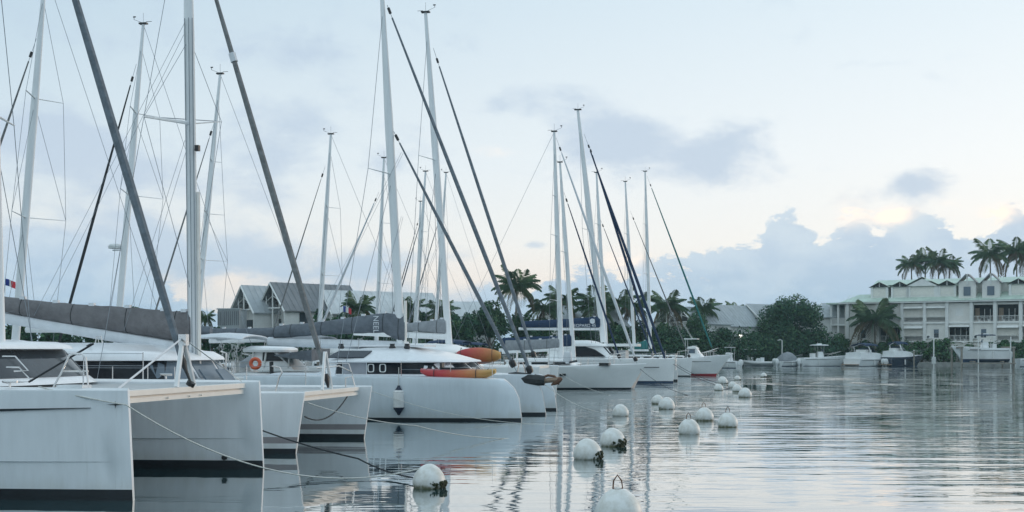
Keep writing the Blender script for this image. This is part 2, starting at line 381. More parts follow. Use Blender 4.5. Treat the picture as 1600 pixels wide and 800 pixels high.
# ------------------------------------------------------------------ boat builders
def hull_mesh(L, W, fb, boot, rake, sheer=None, knuckle=None, stripe=None, aft=.86, pw=2.4, n=26, y0=0, keel=.55, bowmin=.035, nose=.0):
    """closed hull with deck; materials 0 topsides 1 antifouling 2 stripe 3 deck"""
    mb = MB(); sheer = sheer or (lambda s: fb)
    lev = [(-keel, .25, 1), (-.12, .70, 1), (boot, .84, 1)]
    if stripe: lev += [(stripe[0], .86, 0), (stripe[1], .90, 2)]
    if knuckle: lev += [(knuckle, .90, 0), (knuckle + .012, .985, 0)]
    zt = [.55, .8] if not knuckle else [.7]
    for f_ in zt:
        lev.append((f_, None, 0))
    lev = [(z, wf, mi, 'abs' if wf is not None else 'rel') for z, wf, mi in lev]
    lev += [(-.07, 1., 0, 'top'), (0., .985, 0, 'top')]
    rings = []; mats = []
    for i in range(n + 1):
        s = 1 - (1 - i / n) ** 1.7
        zs = sheer(s); half = []
        base = aft + (1 - aft) * min(1, s / .35)
        for z, wf, mi, kind in lev:
            if kind == 'abs': zz = z; 
            elif kind == 'rel': zz = max(boot + .1, (knuckle or 0) + .1) * (1 - z) + zs * z if False else zs * z; wf = .90 + .10 * z
            else: zz = zs + z
            low = 1 - max(0., min(1., zz / fb))
            p = pw - .8 * low
            g = 1 - max(0., (s - .42) / .58) ** p
            wd = W * wf * base * g + bowmin
            rk = rake(zz) * s ** 10
            if nose: rk -= nose * 0
            half.append((-L + s * L + rk, wd, zz))
        # from starboard sheer down round the keel to port sheer
        ring = [Vector((x, y0 - w_, z)) for x, w_, z in reversed(half)] + [Vector((x, y0 + w_, z)) for x, w_, z in half]
        ring.append(Vector((half[-1][0], y0, half[-1][2] + .04)))
        rings.append(ring)
    k = len(lev)
    def mi(i, j):
        if j >= 2 * k - 1: return 3
        q = k - 1 - j if j < k - 1 else (0 if j == k - 1 else j - k + 1)
        # q = index of the upper level of this strip
        if j < k - 1: q = k - 1 - j
        return lev[q][2] if j != k - 1 else 1
    mb.loft(rings, mi)
    return mb

def sup(a, b, n, th):
    c, s = math.cos(th), math.sin(th)
    return a * math.copysign(abs(c) ** (2 / n), c), b * math.copysign(abs(s) ** (2 / n), s)
def cabin(root, xf, xa, b, z0, zw0, zw1, ztop, rake=.5, over=.18, e=3.4, mats=None, crown=.12, arake=.0, sloped=False):
    """coachroof: lower body, window band set back, overhanging roof"""
    xc, a = (xf + xa) / 2, (xf - xa) / 2
    def ring(z, grow, rk):
        o = []
        for k in range(56):
            x, y = sup(a + grow, b + grow, e, 2 * math.pi * k / 56)
            x0 = xc + x
            f_ = (z - z0) / (ztop - z0)
            x0 -= rk * rake * f_ * max(0, x / a) ; x0 += arake * f_ * max(0, -x / a)
            o.append(Vector((x0, y, z)))
        return o
    m1 = MB().loft([ring(z0, .06, 1), ring(zw0, .02, 1), ring(zw0 + .004, -.05, 1), ring(zw1, -.05, 1)], 0)
    m1.build('cabin', mats[0], root)
    zr = ztop - crown
    m2 = MB().loft([ring(zw1, -.045, 1), ring(zw1 + .005, over, .9), ring(zw1 + .07, over, .9), ring(zw1 + .09, over - .06, .95), ring(zw1 + .30, -.28, 1.2), ring(zw1 + .47, -.75, 1.5), ring(ztop - .03, -1.2, 1.7), ring(ztop, -1.8, 1.8)], 0) if sloped else MB().loft([ring(zw1, -.045, 1), ring(zw1 + .005, over, .9), ring(zw1 + .08, over, .9), ring(zw1 + .08 + (zr - zw1) * .6, over * .3, 1.1), ring(zr, -.12, 1.3), ring(ztop - crown * .3, -.5, 1.4), ring(ztop, -a * .55 if a < b else -b * .6, 1.5)], 0)
    m2.build('cabin_roof', mats[1], root, sharp=50)
    def side(x, sgn, z, off=.0):
        """point on the window band at x on one side"""
        f_ = (z - z0) / (ztop - z0)
        lo, hi = -1., 1.
        t_ = 0.
        for _ in range(30):
            t_ = (lo + hi) / 2
            xx = xc + t_ * a - rake * f_ * max(0, t_) + arake * f_ * max(0, -t_)
            if xx < x: lo = t_
            else: hi = t_
        y = (b - .05) * max(0., 1 - abs(t_) ** e) ** (1 / e) + off
        return Vector((x, sgn * y, z))
    def front(y, z, off=0.):
        f_ = (z - z0) / (ztop - z0)
        t_ = max(0., 1 - abs(y / b) ** e) ** (1 / e)
        return Vector((xc + (a - .05) * t_ - rake * f_ * t_ + off, y, z))
    return side, front
def pane(P, u0, u1, za, zb, root, m, name='window', k=6, sl0=0., sl1=0., off=.02, **kw):
    """pane following a wall function P(u,z,off), slightly proud"""
    g = []
    for o_ in (off, -.01):
        for z in (za, zb):
            f_ = (z - za) / max(1e-6, zb - za)
            a_, b_ = u0 + sl0 * f_, u1 + sl1 * f_
            g.append([P(a_ + (b_ - a_) * i / k, z, o_) for i in range(k + 1)])
    rings = [[g[0][i], g[1][i], g[3][i], g[2][i]] for i in range(k + 1)]
    return MB().loft(rings, 0).build(name, m, root)

def wire(root, a, b, r=.008, m=None, name='shroud', n=4):
    return MB().tube([a, b], r, n).build(name, m or M['wire'], root)
def sagline(a, b, sag, k=14):
    a, b = Vector(a), Vector(b)
    return [a.lerp(b, i / k) - Vector((0, 0, sag * 4 * (i / k) * (1 - i / k))) for i in range(k + 1)]

def mast(root, base, top, r=.15, spreaders=(), chain=(), m=None, shroud_y=2., shroud_x=None, wr=.008, back=None, vane=True, sweep=.35):
    base, top = Vector(base), Vector(top); d = top - base; L = d.length
    k = 8
    pts = [base + d * (i / k) for i in range(k + 1)]
    rr = [r * (1 if i < 6 else 1 - .18 * (i - 5)) for i in range(k + 1)]
    MB().tube(pts, rr, 12, flat=.72).build('mast', m or M['alu'], root)
    sx = shroud_x if shroud_x is not None else base.x - .6
    dk = base.z if shroud_x is None else 1.4
    tips = {1: [], -1: []}
    for f_, ln in spreaders:
        p = base + d * f_
        for sg in (1, -1):
            tip = p + Vector((-ln * sweep, sg * ln, .05)); tips[sg].append(tip)
            MB().tube([p, tip], [.05, .028], 6, flat=.45).build('spreader', m or M['alu'], root)
    for sg in (1, -1):
        foot = Vector((sx, sg * shroud_y, dk))
        path = [foot] + tips[sg] + [base + d * .93]
        MB().tube(path, wr, 4).build('shroud', M['wire'], root)
        if spreaders:
            p2 = base + d * (spreaders[0][0] * .97)
            wire(root, foot + Vector((.25, -.1 * sg, 0)), p2, wr)
        if len(spreaders) > 1: wire(root, tips[sg][0], base + d * spreaders[1][0] * .98, wr)
    if back is not None: wire(root, top, back, wr, name='backstay')
    if vane:
        mb = MB(); mb.box(top + Vector((0, 0, .04)), (r * 2.4, r * 1.2, .07)); mb.tube([top, top + Vector((0, 0, .55))], .007, 4)
        mb.tube([top + Vector((.1, 0, .1)), top + Vector((.5, 0, .26))], .008, 4); mb.tube([top + Vector((.5, 0, .26)), top + Vector((.5, 0, .38))], .014, 4)
        mb.box(top + Vector((.48, 0, .39)), (.14, .02, .06)); mb.box(top + Vector((-.3, 0, .12)), (.3, .02, .02))
        mb.build('masthead_instruments', M['black'], root)
    return base, d
def forestay(root, foot, top, r=.07, m=None, drum=True, wr=.009, start=.06, end=.93, band=None):
    foot, top = Vector(foot), Vector(top); d = top - foot
    wire(root, foot, top, wr, name='forestay')
    k = 10; pts = []; rr = []
    for i in range(k + 1):
        f_ = start + (end - start) * i / k; pts.append(foot + d * f_)
        rr.append(r * (.75 + .35 * math.sin(math.pi * (i / k) ** .8)) * (1 - .45 * (i / k) ** 2))
    MB().tube(pts, rr, 8).build('furled_sail', m or M['genoa'], root)
    if band:
        p = foot + d * band; MB().tube([p, p + d * .018], r * 1.12, 8).build('sail_tie', M['sailwhite'], root)
    if drum:
        u = d.normalized(); MB().tube([foot + u * .25, foot + u * .32, foot + u * .5, foot + u * .56], [.1, .14, .14, .08], 10).build('furler_drum', M['black'], root)
        q = foot + d * (end + .012); MB().tube([q, q + u * .25], .06, 8).build('furler_swivel', M['black'], root)
def boom_cover(root, mastp, spans, boom_r=.11, m=None, half=.2, boomm=None, y=0., jacks=True):
    """spans: list of (x, zlow, zhigh) from mast aft; the boom runs just under"""
    rings = []
    fine = []
    for i in range(len(spans) - 1):
        for k in range(5):
            f_ = k / 5; fine.append(tuple(spans[i][q] * (1 - f_) + spans[i + 1][q] * f_ for q in range(3)))
    fine.append(spans[-1])
    for i, (x, a, b) in enumerate(fine):
        c, h = (a + b) / 2, (b - a) / 2; ring = []
        for j in range(12):
            th = 2 * math.pi * j / 12
            wob = 1 + .06 * math.sin(i * 1.7 + j) 
            ww = half * (.55 + .45 * (1 - (math.sin(th) * .5 + .5))) * wob
            ring.append(Vector((x, y + ww * math.cos(th), c + h * math.sin(th) * (1 + .03 * math.sin(i * 2.3)))))
        rings.append(ring)
    MB().loft(rings, 0).build('sail_cover', m or M['canvas_grey'], root, sharp=60)
    for k in range(4, len(rings) - 1, 6):
        c_ = sum(rings[k], Vector()) / 12; rg = [c_ + (p_ - c_) * 1.012 for p_ in rings[k]]
        MB().tube(rg + rg[:1], .014, 4).build('seam', M['canvas_dark'], root)
    for k in range(2, len(fine) - 2, 4):
        x, a, b = fine[k]; MB().box((x, y, b + .02), (.16, half * .5, .09)).build('sail_tie', M['sailwhite'], root)
    for k in (len(fine) // 3, 2 * len(fine) // 3) if jacks else ():
        x, a, b = fine[k]
        for sg in (-1, 1): MB().tube([(x, y + sg * half * .9, a + .1), (spans[0][0] - .15, y + sg * .12, b + (spans[0][0] - x) * 1.1 + 2.5)], .006, 4).build('lazy_jack', M['wire'], root)
    x0, a0, _ = spans[0]; x1, a1, _ = spans[-1]
    MB().tube([(x0 + .1, y, a0 - boom_r * .8), (x1 - .25, y, a1 - boom_r * .8)], boom_r, 10, flat=.8).build('boom', boomm or M['alu'], root)
def stanchions(root, pts, h=.62, r=.014, m=None, lines=2):
    tops = []
    for p in pts:
        p = Vector(p); MB().tube([p, p + Vector((0, 0, h))], r, 6).build('stanchion', m or M['steel'], root)
    for k in range(lines):
        z = h * (.95 if k == 0 else .5)
        MB().tube([Vector(p) + Vector((0, 0, z)) for p in pts], .006, 4).build('lifeline', M['wire'], root)
def pulpit(root, pts, r=.018):
    MB().tube(pts, r, 6).build('pulpit', M['steel'], root)
def text(root, body, size, loc, rot, m, name='lettering'):
    cu_ = bpy.data.curves.new(name, 'FONT'); cu_.body = body; cu_.size = size; cu_.extrude = .004; cu_.align_x = 'CENTER'; cu_.align_y = 'CENTER'
    o = bpy.data.objects.new(name, cu_); COL.objects.link(o); dg = bpy.context.evaluated_depsgraph_get()
    me = bpy.data.meshes.new_from_object(o.evaluated_get(dg)); bpy.data.objects.remove(o)
    o = bpy.data.objects.new(name, me); COL.objects.link(o); me.materials.clear(); me.materials.append(m)
    o.location = loc; o.rotation_euler = rot; o.parent = root; return o
def net(root, x0, x1, b, z):
    mb = MB(); n = int(abs(x1 - x0) / .09); k = int(2 * b / .09)
    for i in range(n + 1): mb.box((x0 + (x1 - x0) * i / n, 0, z - .03), (.016, 2 * b, .012))
    for i in range(k + 1): mb.box(((x0 + x1) / 2, -b + 2 * b * i / k, z - .02), (abs(x1 - x0), .016, .012))
    mb.build('trampoline', M['deck'], root, smooth=False)
HB = R(-11.4)
MATS_H = [M['hullwhite'], M['antifoul'], M['taupe'], M['deck']]

# ================================================================== catamaran 1 (nearest, left)
def cat_frame(px_near, py_near, beam, h=HB):
    D = wl(py_near); nx = xat(px_near, D)
    return Frame(nx - beam / 2 * math.sin(h), D + beam / 2 * math.cos(h), h)
f1 = cat_frame(209, 782, 5.65)
c1r = tag(empty('catamaran', (f1.bx, f1.by, 0), f1.h), 'nearest white catamaran, cut by the left edge, dark pointed stripe on its hull', 'catamaran', 'catamarans moored bow-out')
yb = 2.825
for sg in (-1, 1):
    hb = hull_mesh(13.2, .80, 1.95, .19, lambda z: -.10 * z / 1.95, knuckle=.66, sheer=lambda s: 1.95 - .06 * s).build
    o = hull_mesh(13.2, .80, 1.95, .19, lambda z: -.10 * z / 1.95, knuckle=.66, sheer=lambda s: 1.90 + .05 * (1 - s), y0=sg * yb).build('hull', MATS_H, c1r, sharp=24)
# pointed dark graphic on the near topside, with a small star mark
def hull_side(L, W, aft, pw, x, z, fb):
    s = 1 + x / L; low = 1 - max(0, min(1, z / fb)); g = 1 - max(0., (s - .42) / .58) ** (pw - .8 * low)
    return W * (.9 + .1 * z / fb) * (aft + (1 - aft) * min(1, s / .35)) * g + .035
def near1(x, z, off=0.): return Vector((x, -yb - hull_side(13.2, .8, .86, 2.4, x, z, 1.95) - off - .015, z))
def gr(p):
    return p
a_, b_ = f1.loc(0, 646, -3.6), f1.loc(120, 639, -3.45)
rows = []
for i in range(13):
    f_ = i / 12; x = -6.5 + (b_.x + 6.5) * f_; zc = 1.47 + (b_.z - 1.47) * f_ ; hh = .085 * (1 - f_) + .002
    rows.append([near1(x, zc - hh, .012), near1(x, zc + hh * .6, .012), near1(x, zc + hh * .6, -.03), near1(x, zc - hh, -.03)])
MB().loft(rows, 0).build('hull_stripe', M['antifoul'], c1r)
p = f1.loc(161, 634, -3.35)
mb = MB()
for (dx, dz) in ((.16, .012), (.012, .07)):
    mb.add([near1(p.x - dx, p.z, .012), near1(p.x, p.z + dz, .012), near1(p.x + dx, p.z, .012), near1(p.x, p.z - dz, .012)], [(3, 2, 1, 0)])
mb.build('hull_emblem', M['antifoul'], c1r, smooth=False)
MB().box((-8.6, 0, 1.35), (8.4, 4.6, .9), 0).build('bridge_deck', M['gelcoat'], c1r)
net(c1r, -.5, -4.4, 2.3, 1.88)
bm = MB(); bm.box((-.42, 0, 1.83), (.16, 5.25, .10)); bm.box((-.44, 0, 1.70), (.13, 5.25, .09)); bm.box((-.47, 0, 1.76), (.09, 5.2, .06))
for yy in (-.9, 0, .5): bm.tube([(-.36, yy, 1.70), (-.33, yy, 1.70)], .018, 8)
bm.build('crossbeam', M['beam'], c1r)
fx = f1.loc(340, 717, 2.3)
MB().tube([(fx.x, yb - hull_side(13.2, .8, .86, 2.4, fx.x, .3, 1.95) + .02, fx.z), (fx.x, yb - hull_side(13.2, .8, .86, 2.4, fx.x, .3, 1.95) - .05, fx.z)], .055, 10).build('drain_fitting', M['black'], c1r)
# martingale legs over the beam under the forestay
foot = Vector((-.42, 0, 2.78))
for yy, xx in ((-.42, -.42), (.34, -.42)):
    MB().tube([(xx, yy, 1.88), (-.5, -.02 if yy < 0 else .05, 2.78)], .05, 8).build('seagull_strut', M['alu'], c1r)
wire(c1r, (-.42, -2.6, 1.92), (-.5, 0, 2.84), .022, M['sailwhite'], 'bridle'); wire(c1r, (-.42, 2.6, 1.92), (-.5, 0, 2.84), .012, M['steel'], 'bridle')
MB().box((-.48, .0, 2.80), (.16, .14, .22)).build('stay_fitting', M['steel'], c1r)
MB().tube([(-.40, .1, 1.90), (-.36, .1, 1.97)], .09, 8).build('beam_roller', M['black'], c1r)
p0 = f1.loc(283, 556); p1 = f1.loc(118, 0); dd = p1 - p0
forestay(c1r, p0, p0 + dd * 1.62, r=.09, m=M['genoa'], start=.0, end=.95, drum=False)
MB().tube([f1.loc(282, 552), f1.loc(286, 566), f1.loc(290, 578), f1.loc(299, 600)], [.045, .075, .035, .02], 8).build('furler_drum', M['black'], c1r)
mb0 = f1.loc(-3, 575); mast(c1r, mb0, f1.loc(-26, -330), r=.165, spreaders=((.44, 1.6),), shroud_y=3.2, shroud_x=mb0.x - 1.2, wr=.009)
side, front = cabin(c1r, mb0.x + 1.35, -12.2, 2.95, 1.92, 2.05, 2.62, 2.85, rake=1.0, over=.12, mats=(M['gelcoat'], M['gelcoat']), crown=.1)
pane(lambda y, z, off: front(y, z, off), -2.2, 2.0, 2.06, 2.60, c1r, M['glass_tint'], k=16)
pane(lambda x, z, off: side(x, -1, z, off), -9.8, mb0.x + .7, 2.06, 2.60, c1r, M['glass_tint'], k=8, sl1=-.5)
# pulpit seat on the near bow
q = lambda px, py, y=-2.7: f1.loc(px, py, y)
pulpit(c1r, [q(83, 606), q(97, 580), q(108, 556), q(113, 553), q(128, 553), q(134, 558), q(138, 606)], .02)
wire(c1r, q(97, 580), q(138, 580), .016, M['steel'], 'pulpit_rail'); wire(c1r, q(130, 606), q(131, 556), .014, M['steel'], 'pulpit_rail')
MB().box((q(118, 604).x, -2.75, 1.96), (.5, .3, .06)).build('deck_hatch', M['deck'], c1r)
for (xa, ya) in ((-2.2, -3.1), (-2.4, 3.0)):
    MB().tube([(xa, ya, 1.95), (xa, ya, 2.02), (xa - .14, ya, 2.05), (xa + .14, ya, 2.05)], .025, 6).build('cleat', M['steel'], c1r)
# stainless handrails by the windscreen
for k, (pa, pb, pc, pd) in enumerate(((4, 557, 24, 557), (10, 574, 30, 574))):
    pulpit(c1r, [q(pa, pb, -1.4), q(pc, pd, -1.4), q(pc + 20, pd + 22, -1.4), q(pa + 18, pd + 23, -1.4)], .016)
MB().tube([q(45, 597, -2), q(146, 537, -2)], .02, 5).build('jib_sheet', M['ropeblk'], c1r)
stanchions(c1r, [(-3.2 - 2. * i, 3.45, 1.93) for i in range(5)])

# ================================================================== catamaran 2
f2 = cat_frame(462, 709, 5.4)
c2r = tag(empty('catamaran', (f2.bx, f2.by, 0), f2.h), 'white catamaran with taupe waterline stripe, long dark cabin window and taupe cover over its boom', 'catamaran', 'catamarans moored bow-out')
yb2 = 2.7
for sg in (-1, 1):
    hull_mesh(12.6, .78, 1.5, .13, lambda z: .24 * max(0, z) / 1.5, stripe=(.26, .42), sheer=lambda s: 1.52, y0=sg * yb2).build('hull', MATS_H, c2r, sharp=24)
MB().box((-8.0, 0, 1.05), (8.4, 4.4, .8)).build('bridge_deck', M['gelcoat'], c2r)
net(c2r, -.25, -3.8, 2.2, 1.48)
bm = MB(); bm.box((-.15, 0, 1.47), (.15, 5.0, .10)); bm.box((-.17, 0, 1.33), (.12, 5.0, .09)); bm.box((-.2, 0, 1.40), (.08, 4.95, .06))
bm.build('crossbeam', M['beam'], c2r)
s0 = f2.loc(509, 584)
for yy in (-.4, .35):
    MB().tube([(-.15, yy, 1.52), (f2.loc(508, 550).x, .04 if yy > 0 else -.04, f2.loc(508, 550).z)], .045, 8).build('seagull_strut', M['alu'], c2r)
p0 = s0.copy(); p1 = f2.loc(338, 0); dd = p1 - p0
mtop = f2.loc(291, -250); mbase = f2.loc(303, 560)
kk = 1.27
forestay(c2r, p0, p0 + dd * kk, r=.092, m=M['genoa_lt'], start=.02, end=.95, drum=False, band=.655)
MB().tube([s0, s0.lerp(f2.loc(513, 604), .3), s0.lerp(f2.loc(513, 604), .7), f2.loc(513, 606)], [.05, .09, .06, .03], 8).build('furler_drum', M['black'], c2r)
mast(c2r, mbase, mtop, r=.155, spreaders=(), shroud_y=3.0, shroud_x=mbase.x - 1.3, wr=.009, sweep=.25)
for tx_, ty_, y_ in ((225, 182, -1.3), (346, 190, 1.3)):
    MB().tube([f2.loc(300, 193), f2.loc(tx_, ty_, y_)], [.055, .03], 6, flat=.5).build('spreader', M['alu'], c2r)
    wire(c2r, f2.loc(tx_, ty_, y_), f2.loc(296, 60)); wire(c2r, f2.loc(tx_, ty_, y_), f2.loc(302, 470))
wire(c2r, f2.loc(225, 182, -1.3), f2.loc(346, 190, 1.3), .012)
MB().tube([mbase + Vector((.2, -.06, -.2)), f2.loc(310, 300)], .05, 6).build('mast_track', M['beam'], c2r)
for dx_, dy_ in ((-.1, -.13), (.03, -.16), (.12, -.12)): MB().tube([mbase + Vector((dx_, dy_, -.2)), f2.loc(297, 30) + Vector((dx_, dy_, 0))], .012, 4).build('halyard', M['wire'], c2r)
MB().box(f2.loc(308, 233) + Vector((.08, -.15, 0)), (.12, .12, .16)).build('deck_light', M['black'], c2r)
sp = [(300, 540, 487), (270, 532, 486), (200, 521, 480), (130, 511, 476), (60, 499, 470), (0, 486, 462), (-60, 476, 456)]
boom_cover(c2r, mbase, [(f2.loc(a, b).x, f2.loc(a, b).z, f2.loc(a, c).z) for a, b, c in sp], m=M['canvas_taupe'], half=.24, boom_r=.16, boomm=M['sailwhite'])
side, front = cabin(c2r, -3.3, -11.2, 2.75, 1.50, 1.82, 2.32, 2.80, rake=.9, over=.10, mats=(M['gelcoat'], M['gelcoat']), crown=.22, arake=.4)
W0 = f2.loc(103, 563, -2.7); W1 = f2.loc(333, 563, -2.5)
pane(lambda x, z, off: side(x, -1, z, off), W0.x + .55, -3.95, 1.84, 2.31, c2r, M['glass'], k=12, sl0=-.5, sl1=-.1)
pane(lambda x, z, off: side(x, 1, z, off), -10.2, -4.4, 1.84, 2.31, c2r, M['glass'], k=12)
for ya, yb_ in ((-2.1, -.75), (-.6, .75), (.9, 2.1)):
    pane(lambda y, z, off: front(y, z, off), ya, yb_, 1.84, 2.30, c2r, M['glass_grey'], k=6)
hatch = [(f2.loc(x, 582, -1.2).x, w_) for x, w_ in ((317, .5), (340, .35))]
for hx, w_ in hatch:
    MB().box((hx, -.6, 1.86), (.55, w_ * 2, .05), 0, Matrix.Rotation(R(52), 3, 'Y')).build('deck_hatch', M['glass_grey'], c2r)
MB().tube([f2.loc(40, 590, -2.6), f2.loc(143, 537, -2.2)], .022, 5).build('mainsheet', M['ropeblk'], c2r)
stanchions(c2r, [(f2.loc(x, 594, -3.2).x, -3.2, 1.52) for x in (131, 176, 231, 273)], h=.66)
stanchions(c2r, [(-2.0 - 1.9 * i, 3.2, 1.52) for i in range(5)])
q = lambda px, py, y=-2.6: f2.loc(px, py, y)
pulpit(c2r, [q(430, 614), q(436, 590), q(441, 582), q(437, 574), q(425, 572)], .02)
pulpit(c2r, [q(540, 605, 2.5), q(540, 590, 2.5), q(550, 588, 2.5), q(555, 605, 2.5)], .02)
pulpit(c2r, [q(352, 592, 0), q(354, 552, 0), q(345, 549, 0)], .026)
MB().tube([q(495, 575, 0), q(530, 572, 1), q(550, 582, 2.5), q(555, 606, 2.6)], .02, 6).build('pulpit', M['steel'], c2r)
mb = MB()
for i in range(9):
    mb.tube(sagline(f2.loc(66 + i * 5, 546 - i * .8, -1), f2.loc(86 + i * 4, 540, -1), .1, 6), .035, 5)
mb.build('coiled_rope', M['ropeblk'], c2r)
MB().tube(sagline(Vector((-.35, 2.4, 1.34)), f2.loc(476, 651, -1.9), .35), .018, 6).build('snubber_line', M['ropeblk'], c2r)
MB().tube([f2.loc(148, 540, -.8), f2.loc(151, 527, -.8), f2.loc(158, 526, -.8), f2.loc(160, 536, -.8)], .02, 6).build('roof_handle', M['steel'], c2r)

# ================================================================== trimaran
f3 = cat_frame(815, 657, 0)
f3 = Frame(f3.bx - 4.0 * math.sin(HB), f3.by + 4.0 * math.cos(HB), HB)
c3r = tag(empty('trimaran', (f3.bx, f3.by, 0), f3.h), 'grey trimaran with rounded bow, dark window band, solar panel and dark sail cover', 'trimaran')
MH3 = [M['hullgrey'], M['antifoul'], M['taupe'], M['greyhull']]
yb3 = 4.0
def rk3(z):
    u = max(0., min(1., z / 1.56)); return -.95 * (1 - math.sqrt(max(0, 1 - u ** 2.6 * .995))) + 0.0
hull_mesh(10.6, .85, 1.56, .09, rk3, y0=-yb3, sheer=lambda s: 1.62 - .12 * s ** 3, pw=2.8, n=34, bowmin=.09).build('hull', MH3, c3r, sharp=40)
hull_mesh(10.6, .85, 1.56, .09, rk3, y0=yb3, sheer=lambda s: 1.62 - .12 * s ** 3, pw=2.8, n=34, bowmin=.09).build('hull', MH3, c3r, sharp=40)
ctr = f3.loc(853, 648).x
mbh = hull_mesh(11.4, 1.0, 1.6, .1, lambda z: -.45 * max(0, z / 1.6) ** 2, y0=0, sheer=lambda s: 1.62, pw=2.2, bowmin=.06)
mbh.v = [(x + ctr, y, z) for x, y, z in mbh.v]; mbh.build('hull', MH3, c3r, sharp=40)
farx = f3.loc(873, 640, yb3).x
MB().box((-6.6, 0, 1.28), (6.2, 7.4, .55)).build('bridge_deck', M['greyhull'], c3r)
side, front = cabin(c3r, f3.loc(735, 580, -2.9).x, f3.loc(478, 580, -3.1).x, 3.1, 1.52, 1.66, 2.12, 2.72, rake=1.5, over=.16, mats=(M['gelcoat'], M['gelcoat']), crown=.18, arake=.7, e=3.8, sloped=True)
def px3(px): return f3.loc(px, 580, -3.1).x
S3 = lambda x, z, off: side(x, -1, z, off)
for a, b, mm in ((522, 532, 'glass'), (534, 571, 'curtain'), (573, 604, 'glass'), (604, 688, 'glass'), (690, 705, 'curtain')):
    pane(S3, px3(a), px3(b), 1.68, 2.11, c3r, M[mm], k=5)
for a in (573.5, 592):   # two portlights in pale frames
    xa, xb = px3(a + .5), px3(a + 11); za, zb = 1.74, 2.07
    mb = MB()
    ring_o = []; ring_i = []
    for j in range(16):
        th = 2 * math.pi * j / 16; cx, cz = sup((xb - xa) / 2, (zb - za) / 2, 4, th); x = (xa + xb) / 2 + cx; z = (za + zb) / 2 + cz
        ring_o.append(S3(x, z, .05)); ring_i.append(S3((xa + xb) / 2 + cx * .72, (za + zb) / 2 + cz * .82, .05))
    back_ = [S3(p_.x, p_.z, 0) for p_ in ring_o]
    mb.loft([back_, ring_o, ring_i, [p_ + Vector((0, .03, 0)) for p_ in ring_i]], 0, cap=False); mb.build('portlight_frame', M['trimwhite'], c3r)
for ya in (-2.2, -.6, 1.0):
    pane(lambda y, z, off: front(y, z, off), ya, ya + 1.35, 1.68, 2.1, c3r, M['glass'], k=5)
pa = f3.loc(552, 556, -1.9); pb = f3.loc(583, 556, -1.9)
x0, x1 = f3.loc(517, 559, -2.6).x, f3.loc(574, 559, -2.6).x
MB().add([(x0, -3.04, 2.33), (x1, -3.04, 2.33), (x1 + .2, -2.62, 2.58), (x0 + .35, -2.62, 2.58), (x0, -3.04, 2.29), (x1, -3.04, 2.29), (x1 + .2, -2.62, 2.54), (x0 + .35, -2.62, 2.54)],
         [(0, 1, 2, 3), (7, 6, 5, 4), (0, 4, 5, 1), (1, 5, 6, 2), (2, 6, 7, 3), (3, 7, 4, 0)]).build('solar_panel', M['panel'], c3r, smooth=False)
m3b = f3.loc(627, 548); m3t = f3.loc(596, -25)
mast(c3r, m3b, m3t, r=.185, spreaders=((.48, 1.5),), shroud_y=3.9, shroud_x=m3b.x - 1.5, wr=.011, vane=False, back=None)
MB().tube([f3.loc(625, 545) + Vector((.25, -.1, 0)), f3.loc(627, 470) + Vector((.2, -.1, 0))], .07, 6).build('mast_track', M['beam'], c3r)
forestay(c3r, f3.loc(833, 592), f3.loc(605, 8), r=.088, m=M['genoa'], start=.03, end=.965, wr=.012)
forestay(c3r, f3.loc(808, 582), f3.loc(615, 205), r=.082, m=M['genoa'], start=.03, end=.95, wr=.012)
sp = [(634, 535, 494), (622, 533, 490), (600, 520, 489), (560, 521, 494), (520, 523, 500), (480, 525, 505), (440, 528, 508), (428, 528, 511)]
boom_cover(c3r, m3b, [(f3.loc(a, b).x, f3.loc(a, b).z, f3.loc(a, c).z) for a, b, c in sp], m=M['canvas_grey'], half=.3, boom_r=.19, boomm=M['sailwhite'])
text(c3r, 'NEEL', .32, f3.loc(591, 507) + Vector((0, -.34, 0)), (R(90), R(90), 0), M['sailwhite'])
stanchions(c3r, [(f3.loc(x, 590, -4.2).x, -4.3, 1.56) for x in (628, 705, 770)], h=.62)
# grey rolled net cover on the central bow, and the anchor
a = f3.loc(794, 591); b = f3.loc(851, 595); c = f3.loc(877, 592)
MB().tube([a, a.lerp(b, .2), a.lerp(b, .6), b], [.22, .28, .26, .2], 9, flat=1.1).build('rolled_net', M['canvas_dark'], c3r)
MB().tube([b, c - Vector((.1, 0, .02))], .10, 8).build('bowsprit', M['teak'], c3r)
mb = MB(); e1 = f3.loc(872, 598); mb.tube([f3.loc(845, 591), f3.loc(856, 586.5), f3.loc(866, 588), f3.loc(873, 595)], [.05, .05, .05, .06], 6)
mb.tube([f3.loc(861, 602), f3.loc(868, 598), f3.loc(874, 593), f3.loc(878, 591)], [.02, .1, .12, .06], 6); mb.tube([f3.loc(873, 601), f3.loc(871, 594)], [.03, .09], 6)
mb.build('anchor', M['rust'], c3r)
pulpit(c3r, [f3.loc(808, 590), f3.loc(811, 566), f3.loc(817, 566), f3.loc(823, 590)], .025)
MB().tube([f3.loc(822, 592, .3), f3.loc(820, 545, .3)], .012, 4).build('lifeline', M['wire'], c3r)
MB().box((px3(575), -.6, 2.77), (3.6, 1.8, .07)).build('roof_hatch', M['gelcoat'], c3r)
for x in (500, 535, 560, 640): MB().tube([f3.loc(x, 546, -1.5), f3.loc(x + 1, 530, -1.5)], .015, 4).build('stanchion', M['steel'], c3r)
for x, w_ in ((533, .25), (613, .3), (636, .3)): MB().lathe([(.1, 0), (.14, .05), (.09, .16), (.12, .2)], 10, f3.loc(x, 545, -1.9)).build('winch', M['black'], c3r)
pulpit(c3r, [f3.loc(500, 605, -4.4), f3.loc(510, 568, -4.4), f3.loc(545, 568, -4.4), f3.loc(556, 604, -4.4)], .02)

